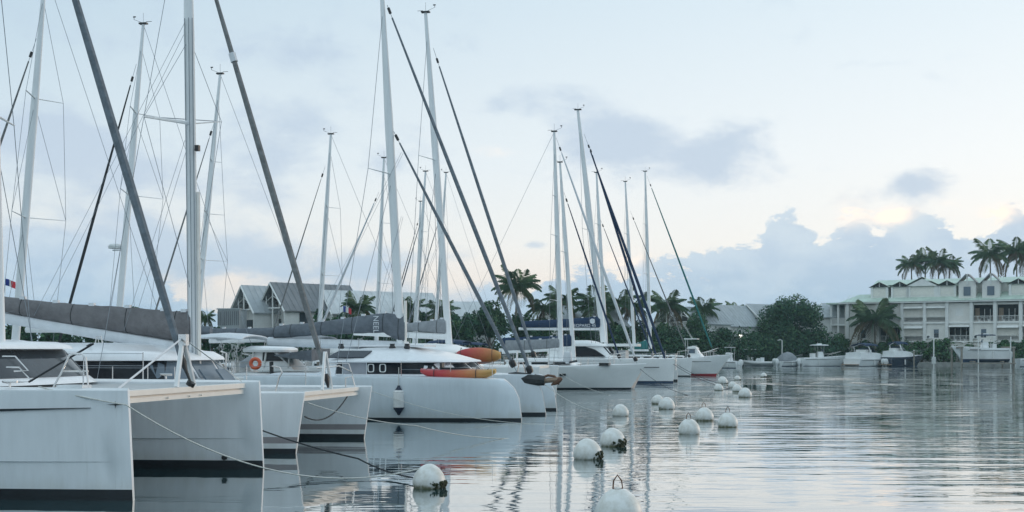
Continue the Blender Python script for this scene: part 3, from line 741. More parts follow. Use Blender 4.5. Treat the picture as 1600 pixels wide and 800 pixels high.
# ================================================================== catamaran 4 behind the trimaran
def coach_windows(): pass
f4 = Frame(xat(856, 61), 61, HB)
f4 = Frame(f4.bx, f4.by + 2, HB)
c4r = tag(empty('catamaran', (f4.bx, f4.by, 0), f4.h), 'white catamaran behind the grey trimaran, light grey sail cover and tall mast', 'catamaran', 'catamarans moored bow-out')
for sg in (-1, 1):
    hull_mesh(13, .8, 1.75, .14, lambda z: .15 * max(0, z) / 1.7, y0=sg * 2.9, sheer=lambda s: 1.75).build('hull', [M['gelcoat_far'], M['antifoul'], M['taupe'], M['deck']], c4r, sharp=24)
MB().box((-7.2, 0, 1.3), (9.5, 4.8, .8)).build('bridge_deck', M['gelcoat_far'], c4r)
MB().box((-.4, 0, 1.72), (.16, 5.4, .14)).build('crossbeam', M['beam'], c4r)
side, front = cabin(c4r, -3.6, -12, 2.9, 1.75, 1.95, 2.45, 2.95, rake=.8, over=.1, mats=(M['gelcoat_far'], M['gelcoat_far']), crown=.2)
pane(lambda x, z, off: side(x, -1, z, off), -10.5, -4.8, 1.98, 2.42, c4r, M['glass'], k=10)
for ya in (-2.1, -.6, .9): pane(lambda y, z, off: front(y, z, off), ya, ya + 1.2, 1.98, 2.42, c4r, M['glass'], k=4)
m4b = f4.loc(702, 545); m4t = f4.loc(665, 20)
mast(c4r, m4b, m4t, r=.19, spreaders=((.56, 1.5),), shroud_y=3.2, shroud_x=m4b.x - 1.4, wr=.012)
forestay(c4r, f4.loc(837, 565), f4.loc(677, 75), r=.095, m=M['genoa'], wr=.012, start=.03, end=.94)
sp = [(697, 522, 497), (680, 520, 500), (655, 518, 503), (630, 517, 506), (560, 515, 505)]
boom_cover(c4r, m4b, [(f4.loc(a, b).x, f4.loc(a, b).z, f4.loc(a, c).z) for a, b, c in sp], m=M['canvas_lt'], half=.28, boom_r=.17)
stanchions(c4r, [(f4.loc(x, 570, -3.3).x, -3.3, 1.75) for x in (735, 765, 795, 825)], h=.65)
stanchions(c4r, [(-.4, 2.9, 1.75), (-2.4, 3.2, 1.75), (-4.6, 3.3, 1.75)], h=.65)
MB().tube([f4.loc(807, 585, 0), f4.loc(808, 548, 0)], .05, 8).build('davit_post', M['alu'], c4r)
bow4 = MB().loft([[f4.loc(832, 576, -1.2), f4.loc(860, 575, -1.2), f4.loc(858, 588, -1.2), f4.loc(834, 588, -1.2)], [f4.loc(832, 576, -.2), f4.loc(860, 575, -.2), f4.loc(858, 588, -.2), f4.loc(834, 588, -.2)]], 0)
bow4.build('bow_platform', M['gelcoat_far'], c4r)

# ------------------------------------------------------------------ generic yachts
def monohull(label, fr, L=13., W=2.05, fb=1.35, boot=.1, rake=lambda z: .5 * max(0, z), hullm=None, bootm=None, coach=True, bimini=None, group=None, sprayhood=None, rail=True, name='sailing_yacht'):
    root = tag(empty(name, (fr.bx, fr.by, 0), fr.h), label, 'sailboat', group)
    hull_mesh(L, W, fb, boot, rake, sheer=lambda s: fb + .22 * s * s, aft=.8, pw=2.0, n=20).build('hull', [hullm or M['gelcoat_far'], bootm or M['antifoul'], M['taupe'], M['deck']], root, sharp=30)
    if coach:
        side, front = cabin(root, -L * .27, -L * .66, W * .58, fb + .05, fb + .18, fb + .36, fb + .55, rake=.6, over=.03, mats=(M['gelcoat_far'], M['gelcoat_far']), crown=.1, e=3)
        for sg in (-1, 1):
            for k in range(3):
                xa = -L * .62 + k * 1.45
                pane(lambda x, z, off: side(x, sg, z, off), xa, xa + 1.1, fb + .2, fb + .34, root, M['glass'], k=3)
    if sprayhood:
        mb = MB(); rings = []
        for i in range(6):
            f_ = i / 5; x = -L * .62 - 1.3 * f_; h = .35 + .65 * math.sin(f_ * 1.5); b = W * .55
            rings.append([Vector((x, b * math.cos(t_) , fb + .35 + h * math.sin(t_))) for t_ in [math.pi * j / 8 for j in range(9)]])
        mb.loft(rings, 0, cap=False, close=False).build('sprayhood', sprayhood, root)
    if bimini:
        mb = MB(); xa, xb = -L * .97, -L * .76; rings = []
        for i in range(5):
            x = xa + (xb - xa) * i / 4; cz = .12 * math.sin(math.pi * i / 4)
            up = [Vector((x, W * .75 * math.cos(t_), fb + 1.75 + cz + .22 * math.sin(t_))) for t_ in [math.pi * j / 8 for j in range(9)]]
            rings.append(up + [p_ - Vector((0, 0, .05)) for p_ in reversed(up)])
        mb.loft(rings, 0).build('bimini', bimini, root)
        for sg in (-1, 1):
            for x in (xa + .2, xb - .2): MB().tube([(x + (.3 if x < -L * .86 else -.3), sg * W * .7, fb), (x, sg * W * .74, fb + 1.78)], .016, 5).build('bimini_pole', M['steel'], root)
    if rail:
        for sg in (-1, 1):
            stanchions(root, [(-L * .1 - i * L * .14, sg * (W * (.62 if i == 0 else .88 if i < 6 else .8)), fb + .1) for i in range(7)], h=.6, r=.018)
        pulpit(root, [(-L * .1, W * .62, fb + .2), (-L * .1, W * .6, fb + .85), (-.1, .25, fb + 1.0), (-.1, -.25, fb + 1.0), (-L * .1, -W * .6, fb + .85), (-L * .1, -W * .62, fb + .2)], .02)
        pulpit(root, [(-L * .9, W * .8, fb), (-L * .9, W * .8, fb + .65), (-L + .1, W * .6, fb + .65), (-L + .1, -W * .6, fb + .65), (-L * .9, -W * .8, fb + .65), (-L * .9, -W * .8, fb)], .02)
        mb = MB(); c_ = Vector((-L * .88, 0, fb + .75)); mb.tube([c_ + Vector((0, .55 * math.cos(t_), .55 * math.sin(t_))) for t_ in [2 * math.pi * j / 20 for j in range(21)]], .02, 5)
        for j in range(3): mb.tube([c_ + Vector((0, .55 * math.cos(j * 1.05), .55 * math.sin(j * 1.05))), c_ - Vector((0, .55 * math.cos(j * 1.05), .55 * math.sin(j * 1.05)))], .012, 4)
        mb.box(c_ - Vector((.1, 0, .4)), (.25, .4, .7)); mb.build('helm_wheel', M['steel'], root)
    return root
def rig(root, fr, bx, by, tx, ty, stay=None, r=.13, spreads=(.38, .68), sl=1.1, W=1.9, gm=None, gr=.06, cover=None, cm=None, wr=.010, back=None, half=.22, vane=True):
    b_ = fr.loc(bx, by); t_ = fr.loc(tx, ty)
    mast(root, b_, t_, r=r, spreaders=[(s, sl * (1.15 - .35 * i)) for i, s in enumerate(spreads)], shroud_y=W, shroud_x=b_.x - .5, wr=wr, back=back, vane=vane)
    if stay: forestay(root, fr.loc(*stay[0]), fr.loc(*stay[1]), r=gr, m=gm or M['genoa'], wr=wr, start=.04, end=.93)
    if cover: boom_cover(root, b_, [(fr.loc(a, b).x, fr.loc(a, b).z, fr.loc(a, c).z) for a, b, c in cover], m=cm or M['canvas_grey'], half=half, boom_r=.12, jacks=False)

# yacht A (white sloop, low anchor bow at right) and B behind it
fA = Frame(xat(985, wl(608)), wl(608), HB)
yA = monohull('white sloop with raked bow and small dark hull port right of the trimaran', fA, L=12.8, fb=1.45, rake=lambda z: .62 * max(0, z), group='sailing yachts moored bow-out')
rig(yA, fA, 877, 568, 866, 206, stay=((996, 570), (869, 215)), gm=M['sailwhite'], gr=.10, r=.17, spreads=(.27, .55, .72), cover=[(874, 543, 528), (850, 546, 530), (820, 548, 531), (790, 548, 532)], cm=M['canvas_lt'], back=Vector((-12.7, 0, 2)))
MB().box((fA.loc(885, 585).x, -hull_side(12.8, 2.05, .8, 2.0, fA.loc(885, 585).x, 1.0, 1.45) - .03, fA.loc(885, 586, -2).z), (.42, .06, .16)).build('hull_port', M['glass'], yA)
MB().tube([fA.loc(845, 573, -1.2), fA.loc(902, 564, -1.2)], .07, 8).build('spinnaker_pole', M['black'], yA)
mb = MB(); mb.tube([fA.loc(992, 573), fA.loc(1001, 577), fA.loc(1004, 574)], [.05, .09, .04], 6); mb.tube([fA.loc(1001, 577), fA.loc(998, 581)], [.08, .03], 6); mb.build('anchor', M['rust'], yA)
MB().box(fA.loc(945, 569, -.8), (.7, .6, .18)).build('deck_hatch', M['black'], yA)
MB().lathe([(.28, 0), (.3, .1), (.3, .5), (.25, .75), (.05, .8)], 12, fA.loc(887, 568, -1)).build('deck_bag', M['sailwhite'], yA)
fB = Frame(xat(982, 88), 88, HB)
yB = monohull('sailing yacht hidden behind the white sloop, navy boom cover and dark furled forestay', fB, L=11.5, fb=1.2, group='sailing yachts moored bow-out')
rig(yB, fB, 897, 566, 875, 254, stay=((970, 565), (881, 300)), gm=M['canvas_navy'], gr=.075, r=.16, spreads=(.55,), cover=[(893, 541, 522), (870, 543, 525), (830, 545, 526), (785, 545, 528)], cm=M['canvas_navy'])
# catamaran 6 with navy stack pack
f6 = cat_frame(1052, 598.5, 5.2)
c6r = tag(empty('catamaran', (f6.bx, f6.by, 0), f6.h), 'white catamaran with curved dark cabin window, LEOPARD on its navy sail cover', 'catamaran', 'catamarans moored bow-out')
for sg in (-1, 1):
    hull_mesh(12.7, .8, 1.85, .16, lambda z: .08 * max(0, z) / 1.8, y0=sg * 2.6, sheer=lambda s: 1.9).build('hull', [M['gelcoat_far'], M['antifoul_blue'] if sg < 0 else M['antifoul'], M['taupe'], M['deck']], c6r, sharp=24)
MB().box((-7.2, 0, 1.3), (9.5, 4.4, .9)).build('bridge_deck', M['gelcoat_far'], c6r)
MB().box((-.3, 0, 1.84), (.16, 5.2, .16)).build('crossbeam', M['beam'], c6r)
zz = lambda px, py, y=-2.4: f6.loc(px, py, y)
side, front = cabin(c6r, zz(968, 570).x, zz(850, 570).x, 2.6, 1.9, 2.15, 2.9, 3.4, rake=1.6, over=.05, mats=(M['gelcoat_far'], M['gelcoat_far']), crown=.25)
wn = [zz(900, 541), zz(915, 541.5), zz(930, 546), zz(947, 557), zz(900, 557.5)]
yy = -2.68
MB().prism([(p_.x, p_.z) for p_ in reversed(wn)], yy - .04, yy + .2).build('window', M['glass'], c6r, smooth=False)
pane(lambda y, z, off: front(y, z, off), -2., 2., 2.2, 2.85, c6r, M['glass'], k=8)
MB().box(((zz(945, 540).x + zz(993, 540).x) / 2, .4, zz(960, 539).z), (zz(993, 540).x - zz(945, 540).x, 3.6, .22)).build('hardtop', M['gelcoat_far'], c6r)
for x in (950, 990):
    for y in (-1.2, 2.): MB().tube([zz(x, 568, y), zz(x, 541, y)], .05, 6).build('hardtop_post', M['trimwhite'], c6r)
MB().box(((zz(950, 550).x + zz(975, 550).x) / 2, .4, zz(960, 556).z), (1.2, 2.6, .9)).build('helm_station', M['deckgrey'], c6r)
rig(c6r, f6, 943, 535, 903, 172, stay=((1045, 576), (913, 210)), gm=M['canvas_navy'], gr=.12, r=.24, spreads=(.48,), sl=1.3, W=2.6, cover=[(938, 512, 494), (915, 512, 496), (890, 512, 498), (850, 512, 500), (815, 512, 502)], cm=M['canvas_navy'], half=.3, wr=.013)
forestay(c6r, f6.loc(1030, 570), f6.loc(920, 225), r=.11, m=M['canvas_navy'], wr=.012, start=.05, end=.95)
text(c6r, 'LEOPARD 45', .36, f6.loc(913, 509) + Vector((0, -.36, 0)), (R(90), 0, 0), M['sailwhite'])
MB().lathe([(.02, -.01), (.22, -.01), (.22, .01), (.02, .01)], 16).build('emblem', M['sailwhite'], c6r, loc=f6.loc(926.5, 502) + Vector((0, -.34, 0))).rotation_euler = (R(90), 0, 0)
stanchions(c6r, [(f6.loc(x, 570, -3.).x, -3., 1.9) for x in (960, 990, 1020, 1040)], h=.65, r=.02)
MB().box((f6.loc(1017, 573, -3.3).x, -2.6 - .62, f6.loc(1017, 574, -3.3).z), (1.3, .05, .06)).build('hull_light', M['antifoul'], c6r)
pulpit(c6r, [f6.loc(1035, 575, 0), f6.loc(1045, 555, 0), f6.loc(1056, 553, 0), f6.loc(1056, 578, 0)], .04)
# yachts 7 and 8 beyond
fC = Frame(xat(1079, 120), 120, HB)
yC = monohull('white sailing yacht with slim mast moored beyond the navy-covered catamaran', fC, L=12, fb=1.6, group='sailing yachts moored bow-out', rake=lambda z: .1 * max(0, z))
rig(yC, fC, 991, 540, 977, 284, stay=((1079, 562), (985, 330)), gm=M['genoa_lt'], gr=.06, r=.16, spreads=(.4, .68))
fD = Frame(xat(1121, 134), 134, HB)
yD = monohull('sailing yacht with teal sail cover and long dark green furled forestay', fD, L=12, fb=1.5, group='sailing yachts moored bow-out')
rig(yD, fD, 1016, 545, 1008, 268, stay=((1116, 553), (1011, 275)), gm=M['canvas_teal'], gr=.10, r=.19, spreads=(.42, .7), cover=[(1012, 546, 530), (1000, 546, 535), (985, 546, 538)], cm=M['canvas_teal'])
fE = Frame(xat(1040, 108), 108, HB)
yE = monohull('sailing yacht behind the navy-covered catamaran, mast close beside its mast', fE, L=12, fb=1.4, group='sailing yachts moored bow-out')
rig(yE, fE, 947, 540, 932, 270, stay=((1022, 560), (938, 342)), gm=M['canvas_navy'], gr=.06, r=.17, spreads=(.45, .7))

# ------------------------------------------------------------------ yachts on the far side of the pontoon (bows away)
HA = R(168)
def far_yacht(label, px, D, topx, topy, basey=480, mastd=5.6, stay=None, cover=None, cm=None, bimini=None, sprayhood=None, W=2.1, fb=1.35, r=.15, gm=None, gr=.06, spreads=(.38, .68), L=13.2, wr=.011, half=.24, sl=1.2):
    mx = xat(px, D); fr = Frame(mx + mastd * math.cos(HA), D + mastd * math.sin(HA), HA)
    root = monohull(label, fr, L=L, W=W, fb=fb, bimini=bimini, sprayhood=sprayhood, group='sailing yachts across the pontoon')
    b_ = fr.loc(px, HZ + (CAMH - fb - .5) / D * F)
    # continue the photographed mast line down to the deck
    k = (px - topx) / max(1, basey - topy); yb_ = HZ + (CAMH - fb - .5) / D * F
    st = None
    if stay: st = stay
    bx = px + k * (yb_ - basey)
    rig(root, fr, bx, yb_, topx, topy, stay=st, r=r, spreads=spreads, W=W * .9, gm=gm, gr=gr, cover=cover, cm=cm, wr=wr, half=half, back=Vector((-L + .2, 0, fb + .3)), sl=sl)
    return root, fr
Y1, F1 = far_yacht('yacht at the far left with thick white mast and French pennant, across the pontoon', 30, 52, 71, -45, 460, stay=((-115, 560), (57, 60)), gm=M['genoa_lt'], gr=.07, r=.185, sl=1.7,
                   cover=[(44, 512, 490), (90, 511, 497), (140, 511, 500), (240, 511, 503)], cm=M['sailwhite'], bimini=M['sailwhite'])
Y2, F2 = far_yacht('yacht with radar dome halfway up its mast and thin black furled forestay', 187, 60, 224, 38, 480, stay=((84, 565), (213, 100)), gm=M['ropeblk'], gr=.075, r=.17, sl=1.8,
                   cover=[(205, 520, 505), (260, 521, 507), (330, 523, 510)], cm=M['canvas_grey'], bimini=M['sailwhite'], spreads=(.5, .74))
MB().lathe([(.05, 0), (.32, .02), (.34, .14), (.25, .24), (.03, .26)], 16, F2.loc(180, 389)).build('radar_dome', M['fender'], Y2)
MB().box(F2.loc(184, 391), (.5, .12, .06)).build('radar_bracket', M['alu'], Y2)
Y3, F3 = far_yacht('yacht with white mast just right of the near catamaran mast, two pairs of spreaders', 313, 65, 344, 116, 450, stay=((220, 560), (335, 190)), gm=M['genoa_lt'], gr=.05, r=.16, sl=1.5,
                   cover=[(330, 530, 513), (380, 529, 513), (430, 528, 512)], cm=M['canvas_grey'], bimini=M['canvas_lt'], sprayhood=M['canvas_lt'], spreads=(.36, .52, .7))
Y4, F4 = far_yacht('yacht with slim mast over the gable houses, white furled jib leaning left', 500, 82, 517, 210, 500, stay=((418, 545), (508, 260)), gm=M['genoa_lt'], gr=.05, r=.17, sl=1.7, sprayhood=M['canvas_grey'])
Y5, F5 = far_yacht('yacht with slim grey mast standing left behind the trimaran mast', 590, 95, 600, 247, 490, stay=((487, 545), (592, 300)), gm=M['sailwhite'], gr=.10, r=.17, sl=1.8, bimini=M['canvas_navy'])
Y6, F6 = far_yacht('yacht with white mast between the two tall dark forestays, mast tilted right', 650, 110, 665, 268, 490, stay=((600, 545), (662, 330)), gm=M['canvas_grey'], gr=.06, r=.19, sl=1.3)
Y7, F7 = far_yacht('yacht with short mast close behind its taller neighbour, navy bimini', 652, 126, 657, 315, 490, stay=((596, 550), (655, 340)), gm=M['ropeblk'], gr=.05, r=.16, sl=1.2, bimini=M['canvas_navy'])
Y8, F8 = far_yacht('yacht whose mast rises right behind the light grey sail cover', 683, 128, 697, 270, 480, stay=((625, 550), (690, 330)), gm=M['canvas_grey'], gr=.07, r=.19, sl=1.3)

# ------------------------------------------------------------------ motor boats
def motorboat(label, px0, px1, D, h, kind='console', fb=1.0, hullm=None, bootm=None, top=None, engines=1, z0=0., cat='motorboat', name='motorboat', group='motor boats along the quay', canvas=None, W=None, bt=.08):
    """px0,px1 the visible ends; h heading in degrees in the world"""
    h = R(h); L = abs(px1 - px0) / F * D / max(.35, abs(math.cos(h)))
    W = W or max(1.05, L * .16); bow_px = px1 if math.cos(h) > 0 else px0
    fr = Frame(xat(bow_px, D), D - math.sin(h) * 0, h)
    root = tag(empty(name, (fr.bx, fr.by, z0), h), label, cat, group)
    hull_mesh(L, W, fb, bt, lambda z: .75 * max(0, z), sheer=lambda s: fb + .35 * s * s, aft=.92, pw=2.2, n=16, keel=.45).build('hull', [hullm or M['gelcoat_far'], bootm or M['antifoul_blue'], M['taupe'], M['deck']], root, sharp=30)
    d = fb + .04
    if kind == 'console':
        MB().loft([[Vector((x, y, d)) for x, y in ((-L * .42, -.45), (-L * .58, -.45), (-L * .58, .45), (-L * .42, .45))], [Vector((x, y, d + .95)) for x, y in ((-L * .46, -.4), (-L * .57, -.4), (-L * .57, .4), (-L * .46, .4))]], 0).build('console', M['gelcoat_far'], root)
        MB().box((-L * .45, 0, d + 1.15), (.05, .8, .45), 0, Matrix.Rotation(R(-25), 3, 'Y')).build('windscreen', M['glass_grey'], root)
        for sx in (-.44, -.6):
            for sg in (-1, 1): MB().tube([(L * sx, sg * .55, d), (L * sx - .05, sg * .65, d + 1.95)], .03, 5).build('top_post', M['steel'], root)
        MB().loft([[Vector((-L * .53 + x * k_, y * k_, d + z)) for x, y in ((1.2, -.95), (1.2, .95), (-1.2, .95), (-1.2, -.95))] for k_, z in ((1., 1.93), (1.04, 1.98), (1., 2.04), (.7, 2.1))], 0).build('hardtop', top or M['gelcoat_far'], root)
        MB().box((-L * .53, 0, d + 2.2), (.7, .5, .16)).build('radar_dome', M['gelcoat_far'], root)
        MB().box((-L * .7, 0, d + .35), (.6, 1.1, .7)).build('helm_seat', M['fender'], root)
    elif kind == 'cabin':
        side, front = cabin(root, -L * .28, -L * .72, W * .75, d, d + .45, d + .95, d + 1.25, rake=.9, over=.06, mats=(M['gelcoat_far'], M['gelcoat_far']), crown=.1, e=3)
        for sg in (-1, 1): pane(lambda x, z, off: side(x, sg, z, off), -L * .68, -L * .45, d + .48, d + .92, root, M['glass_grey'], k=4)
        pane(lambda y, z, off: front(y, z, off), -W * .6, W * .6, d + .48, d + .92, root, M['glass_grey'], k=4)
        for sg in (-1, 1): MB().tube([(-L * .74, sg * W * .7, d), (-L * .76, sg * W * .7, d + 1.9)], .03, 5).build('top_post', M['steel'], root)
        MB().box((-L * .62, 0, d + 1.95), (L * .34, W * 1.5, .09)).build('hardtop', top or M['gelcoat_far'], root)
        for sg in (-1, 1): MB().tube([(-L * .6, sg * .5, d + 1.98), (-L * .6 - 1.0, sg * .7, d + 3.6)], .015, 4).build('fishing_rod', M['steel'], root)
    elif kind == 'cruiser':
        MB().loft([[Vector((x, sg_ * y, d + z)) for x, y, z in ((-L * .1, .1, .1),)  for sg_ in (1,)] or []], 0, cap=False) if False else None
        rings = []
        for i in range(9):
            f_ = i / 8; x = -L * .05 - L * .9 * f_; b = W * (.25 + .68 * min(1, f_ * 2.2)); zt = d + .2 + .75 * math.sin(min(1, f_ * 1.7) * 1.57)
            rings.append([Vector((x, b, d)), Vector((x, b * .9, zt)), Vector((x, 0, zt + .1)), Vector((x, -b * .9, zt)), Vector((x, -b, d))])
        MB().loft(rings, 0).build('deckhouse', M['gelcoat_far'], root, sharp=50)
        # raked windscreen under an arch and canopy
        rings = []
        for k_, (dx, zt) in enumerate(((0, .9), (-.9, 1.75))):
            rings.append([Vector((-L * .38 + dx - .9 * abs(math.sin(t_)) ** 2 * 1.2, W * .82 * math.sin(t_), d + zt)) for t_ in [R(-80 + 20 * j) for j in range(9)]])
        MB().loft(rings, 0, cap=False, close=False).build('windscreen', M['glass_grey'], root)
        MB().tube([(-L * .66, -W * .88, d + .7), (-L * .73, -W * .8, d + 1.9), (-L * .76, 0, d + 2.3), (-L * .73, W * .8, d + 1.9), (-L * .66, W * .88, d + .7)], .12, 8, flat=.5).build('radar_arch', M['gelcoat_far'], root)
        mb = MB(); rings = []
        for i in range(5):
            x = -L * .45 - L * .36 * i / 4; up = [Vector((x, W * .8 * math.cos(t_), d + 2.0 + .4 * math.sin(t_) + .12 * math.sin(math.pi * i / 4))) for t_ in [math.pi * j / 8 for j in range(9)]]
            rings.append(up + [p_ - Vector((0, 0, .05)) for p_ in reversed(up)])
        mb.loft(rings, 0).build('canopy', canvas or M['canvas_navy'], root)
        for j in range(2):
            MB().box((-L * .6 - j * 1.0, 0, d + 1.15), (.5, W * 1.1, .55)).build('cockpit_seat', M['fender'], root)
    elif kind == 'rib':
        for sg in (-1, 1):
            MB().tube([(-L, sg * W, fb * .8), (-L * .3, sg * W, fb * .85), (-L * .08, sg * W * .55, fb), (.15, sg * .08, fb * 1.15)], .24, 8).build('inflatable_tube', M['fender'], root)
        MB().box((-L * .55, 0, d + .35), (.6, .7, .8)).build('console', M['gelcoat_far'], root)
    elif kind == 'covered':
        rings = []
        for i in range(8):
            f_ = i / 7; x = -L * .95 + L * .85 * f_; h_ = .25 + 1.25 * math.sin(math.pi * min(1, f_ * 1.15)) ** .8 if f_ < .87 else .3
            b = W * (1 if f_ < .5 else 1 - (f_ - .5) * 1.3)
            rings.append([Vector((x, b * math.cos(t_), d + h_ * math.sin(t_))) for t_ in [math.pi * j / 8 for j in range(9)]])
        MB().loft(rings, 0).build('boat_cover', canvas or M['canvas_lt'], root, sharp=60)
    if kind != 'rib':
        for sg in (-1, 1):
            pulpit(root, [(-L * .38, sg * W * .92, d), (-L * .36, sg * W * .9, d + .5), (-L * .15, sg * W * .62, d + .72), (.2, sg * .12, d + 1.0), (.3, 0, d + 1.0)], .022)
            for xx, yy in ((-.26, .78), (-.15, .62), (-.05, .38)): MB().tube([(L * xx, sg * W * yy, d), (L * xx, sg * W * yy, d + .6)], .016, 4).build('stanchion', M['steel'], root)
            MB().box((-L * .52, sg * (W + .03), fb * .82), (L * .88, .05, .05)).build('rub_rail', M['black'], root)
            MB().tube([(-L * .62, sg * (W + .12), fb * .75), (-L * .62, sg * (W + .12), fb * .2)], .11, 8).build('side_fender', M['fender'], root)
    if kind == 'cruiser':
        for sg in (-1, 1):
            MB().loft([[Vector((-L * .42 + x, sg * (W * .93 + .06), fb * .62 + z)), Vector((-L * .42 + x, sg * (W * .93 - .1), fb * .62 + z))] for x, z in ((-1.0, -.08), (.9, -.04), (1.0, .08), (-.9, .12))], 0, cap=False).build('hull_window', M['glass'], root) if False else MB().box((-L * .36, sg * (W * .95), fb * .66), (1.7, .22, .2)).build('hull_window', M['glass'], root)
        MB().box((-L - .35, 0, .3), (.9, W * 1.6, .14)).build('swim_platform', M['teak'], root)
    for k in range(engines):
        y = (k - (engines - 1) / 2) * .6
        mb = MB(); mb.loft([[Vector((-L - .42 + sx * a_, y + sy * b_, z)) for sx, sy in ((-1, -1), (1, -1), (1, 1), (-1, 1))] for a_, b_, z in ((.14, .12, -.5), (.12, .1, .3), (.27, .2, .5), (.3, .22, .85), (.24, .17, 1.15), (.1, .08, 1.25))], 0)
        mb.box((-L - .12, y, .6), (.25, .3, .3)); mb.build('outboard_engine', M['gelcoat_far'], root, sharp=50)
    return root, fr, L
motorboat('white sportfishing boat with red waterline paint at the end of the yacht row', 1060, 1118, 124, -14, 'cabin', fb=1.75, bootm=M['bootred'], W=1.6, bt=.2)
motorboat('grey-blue open motorboat with square hardtop frame beside the mangroves', 1120, 1150, 176, 150, 'cabin', fb=1.0, engines=1)
motorboat('low white inflatable tender lying flat under the mangroves', 1164, 1212, 200, 172, 'rib', fb=.6, engines=1)
motorboat('white open boat with two outboards left of the inflatable tender', 1152, 1178, 203, 148, 'console', fb=.7, engines=2, W=1.1)
motorboat('motorboat under a grey peaked cover beside the slim white post', 1212, 1252, 197, 20, 'covered', fb=.8, engines=2, W=1.5)
motorboat('white centre console boat with T-top and flared bow pointing right', 1250, 1312, 196, 6, 'console', fb=1.35, engines=2, W=1.4, top=M['gelcoat_far'])
motorboat('white cabin cruiser with dark canopy seen from its stern quarter', 1316, 1384, 198, 38, 'cruiser', fb=1.2, engines=0, W=1.75)
motorboat('navy-hulled bowrider with blue bimini and two outboards', 1378, 1432, 196, 24, 'cruiser', fb=1.45, hullm=M['navyhull'], engines=2, W=1.5)
LB, LF, LL = motorboat('white fishing boat raised clear of the water on a timber boat lift', 1502, 1572, 186.8, 176, 'console', fb=1.7, engines=2, z0=1.15, W=1.5, top=M['canvas_navy'])
MB().box((-2.2, 1.32, 1.55), (2.6, .03, .14)).build('hull_stripe', M['taupe'], LB)
motorboat('white boat cut off by the right edge of the picture', 1591, 1660, 189, -3, 'cabin', fb=1.25, engines=0, W=1.4)

# ------------------------------------------------------------------ fender, kayaks, flags, cushions
def fender():
    root = tag(empty('fender', f3.world(f3.loc(623, 648, -4.95))), 'white boat fender with navy ends hanging on the grey trimaran', 'fender')
    MB().lathe([(.02, .10), (.06, .10), (.19, .24), (.2, .28), (.2, .82), (.19, .86), (.08, .96), (.05, 1.02)], 16).build('fender_body', M['fender'], root)
    MB().lathe([(.02, -.02), (.05, 0), (.07, .06), (.195, .22), (.205, .27)], 16).build('fender_end', M['rubber'], root)
    MB().lathe([(.2, .83), (.12, .93), (.06, 1.02), (.05, 1.08)], 16).build('fender_end', M['rubber'], root)
    MB().tube([(0, 0, 1.05), (0, .02, 1.75)], .014, 5).build('fender_rope', M['rope'], root)
    return root
fender()
MB().tube([f3.loc(617, 613, -4.86), f3.loc(626, 613, -4.86)], .11, 8, flat=.4).build('hull_port', M['glass'], c3r)
def kayak(label, L, loc, rz, tilt, mt):
    mb = MB(); rings = []
    for i in range(17):
        f_ = i / 16; x = -L / 2 + L * f_; g = math.sin(math.pi * (.04 + .92 * f_)) ** .48; up = .12 * (2 * f_ - 1) ** 4
        rings.append([Vector((x, .40 * g * math.cos(t_), up + .27 * g * math.sin(t_) * (1 - .25 * (math.sin(t_) > 0)))) for t_ in [2 * math.pi * j / 16 for j in range(16)]])
    mb.loft(rings, 0)
    o = empty('kayak', loc, rz); o.rotation_euler = (tilt, 0, rz); tag(o, label, 'kayak', 'kayaks carried on deck')
    mb.build('kayak_hull', mt, o, sharp=60)
    r2 = []
    for k_, z_ in ((1, .20), (.9, .235), (.82, .22), (.75, .17)):
        r2.append([Vector((-.15 + .62 * k_ * math.cos(t_), .26 * k_ * math.sin(t_), z_)) for t_ in [2 * math.pi * j / 16 for j in range(16)]])
    MB().loft(r2, 0).build('cockpit_well', M['black'], o)
    MB().box((-.62, 0, .27), (.08, .38, .26)).build('backrest', M['black'], o)
    for x in (-.85, .75):
        MB().tube([(x, .385 * math.cos(t_), .02 + (.27 if math.sin(t_) < 0 else .215) * math.sin(t_)) for t_ in [2 * math.pi * j / 16 for j in range(17)]], .014, 5).build('strap', M['black'], o)
    for x in (-1.2, 1.15): MB().tube([(x, -.12, .17), (x, 0, .2), (x, .12, .17)], .014, 5).build('carry_handle', M['black'], o)
    return o
kayak('red and yellow kayak lying flat on the trimaran side deck', (f3.loc(774, 584, -3.9).x - f3.loc(658, 584, -3.9).x), f3.world((f3.loc(716, 584, -3.95) * 1).to_tuple()) , f3.h, 0, M['kayak'])
K2L = f4.loc(781, 557, -3.5).x - f4.loc(712, 557, -3.5).x
kayak('orange and yellow kayak stood on its side against the white catamaran rail', K2L, f4.world(f4.loc(747, 556, -3.45)), f4.h, R(-78), M['kayak']).scale = (1, 1.05, 1)
def flag(label, p, h_, w_, cols, rz=0):
    root = tag(empty('flag', p, rz), label, 'flag', 'French flags')
    MB().tube([(0, 0, -h_ * 1.4), (0, 0, h_ * 1.1)], .012, 5).build('flag_pole', M['trimwhite'], root)
    for k, cm_ in enumerate(cols):
        rings = []
        for i in range(4):
            f_ = (k + i / 3) / 3; x = .015 + w_ * f_; y = .08 * math.sin(f_ * 7); dz = -.5 * h_ * f_ ** 1.3
            rings.append([Vector((x, y, dz)), Vector((x, y, dz + h_)), Vector((x, y + .008, dz + h_)), Vector((x, y + .008, dz))])
        MB().loft(rings, 0).build('flag_stripe', M[cm_], root)
flag('small French pennant hanging at the far left edge under the rigging', F1.world(F1.loc(8, 446, -1)), .3, .42, ('blueflag', 'fender', 'redflag'))
flag('small French flag above the trimaran sail cover by the coconut palm', F5.world(F5.loc(536, 487, 1.5)), .45, .62, ('blueflag', 'fender', 'redflag'))
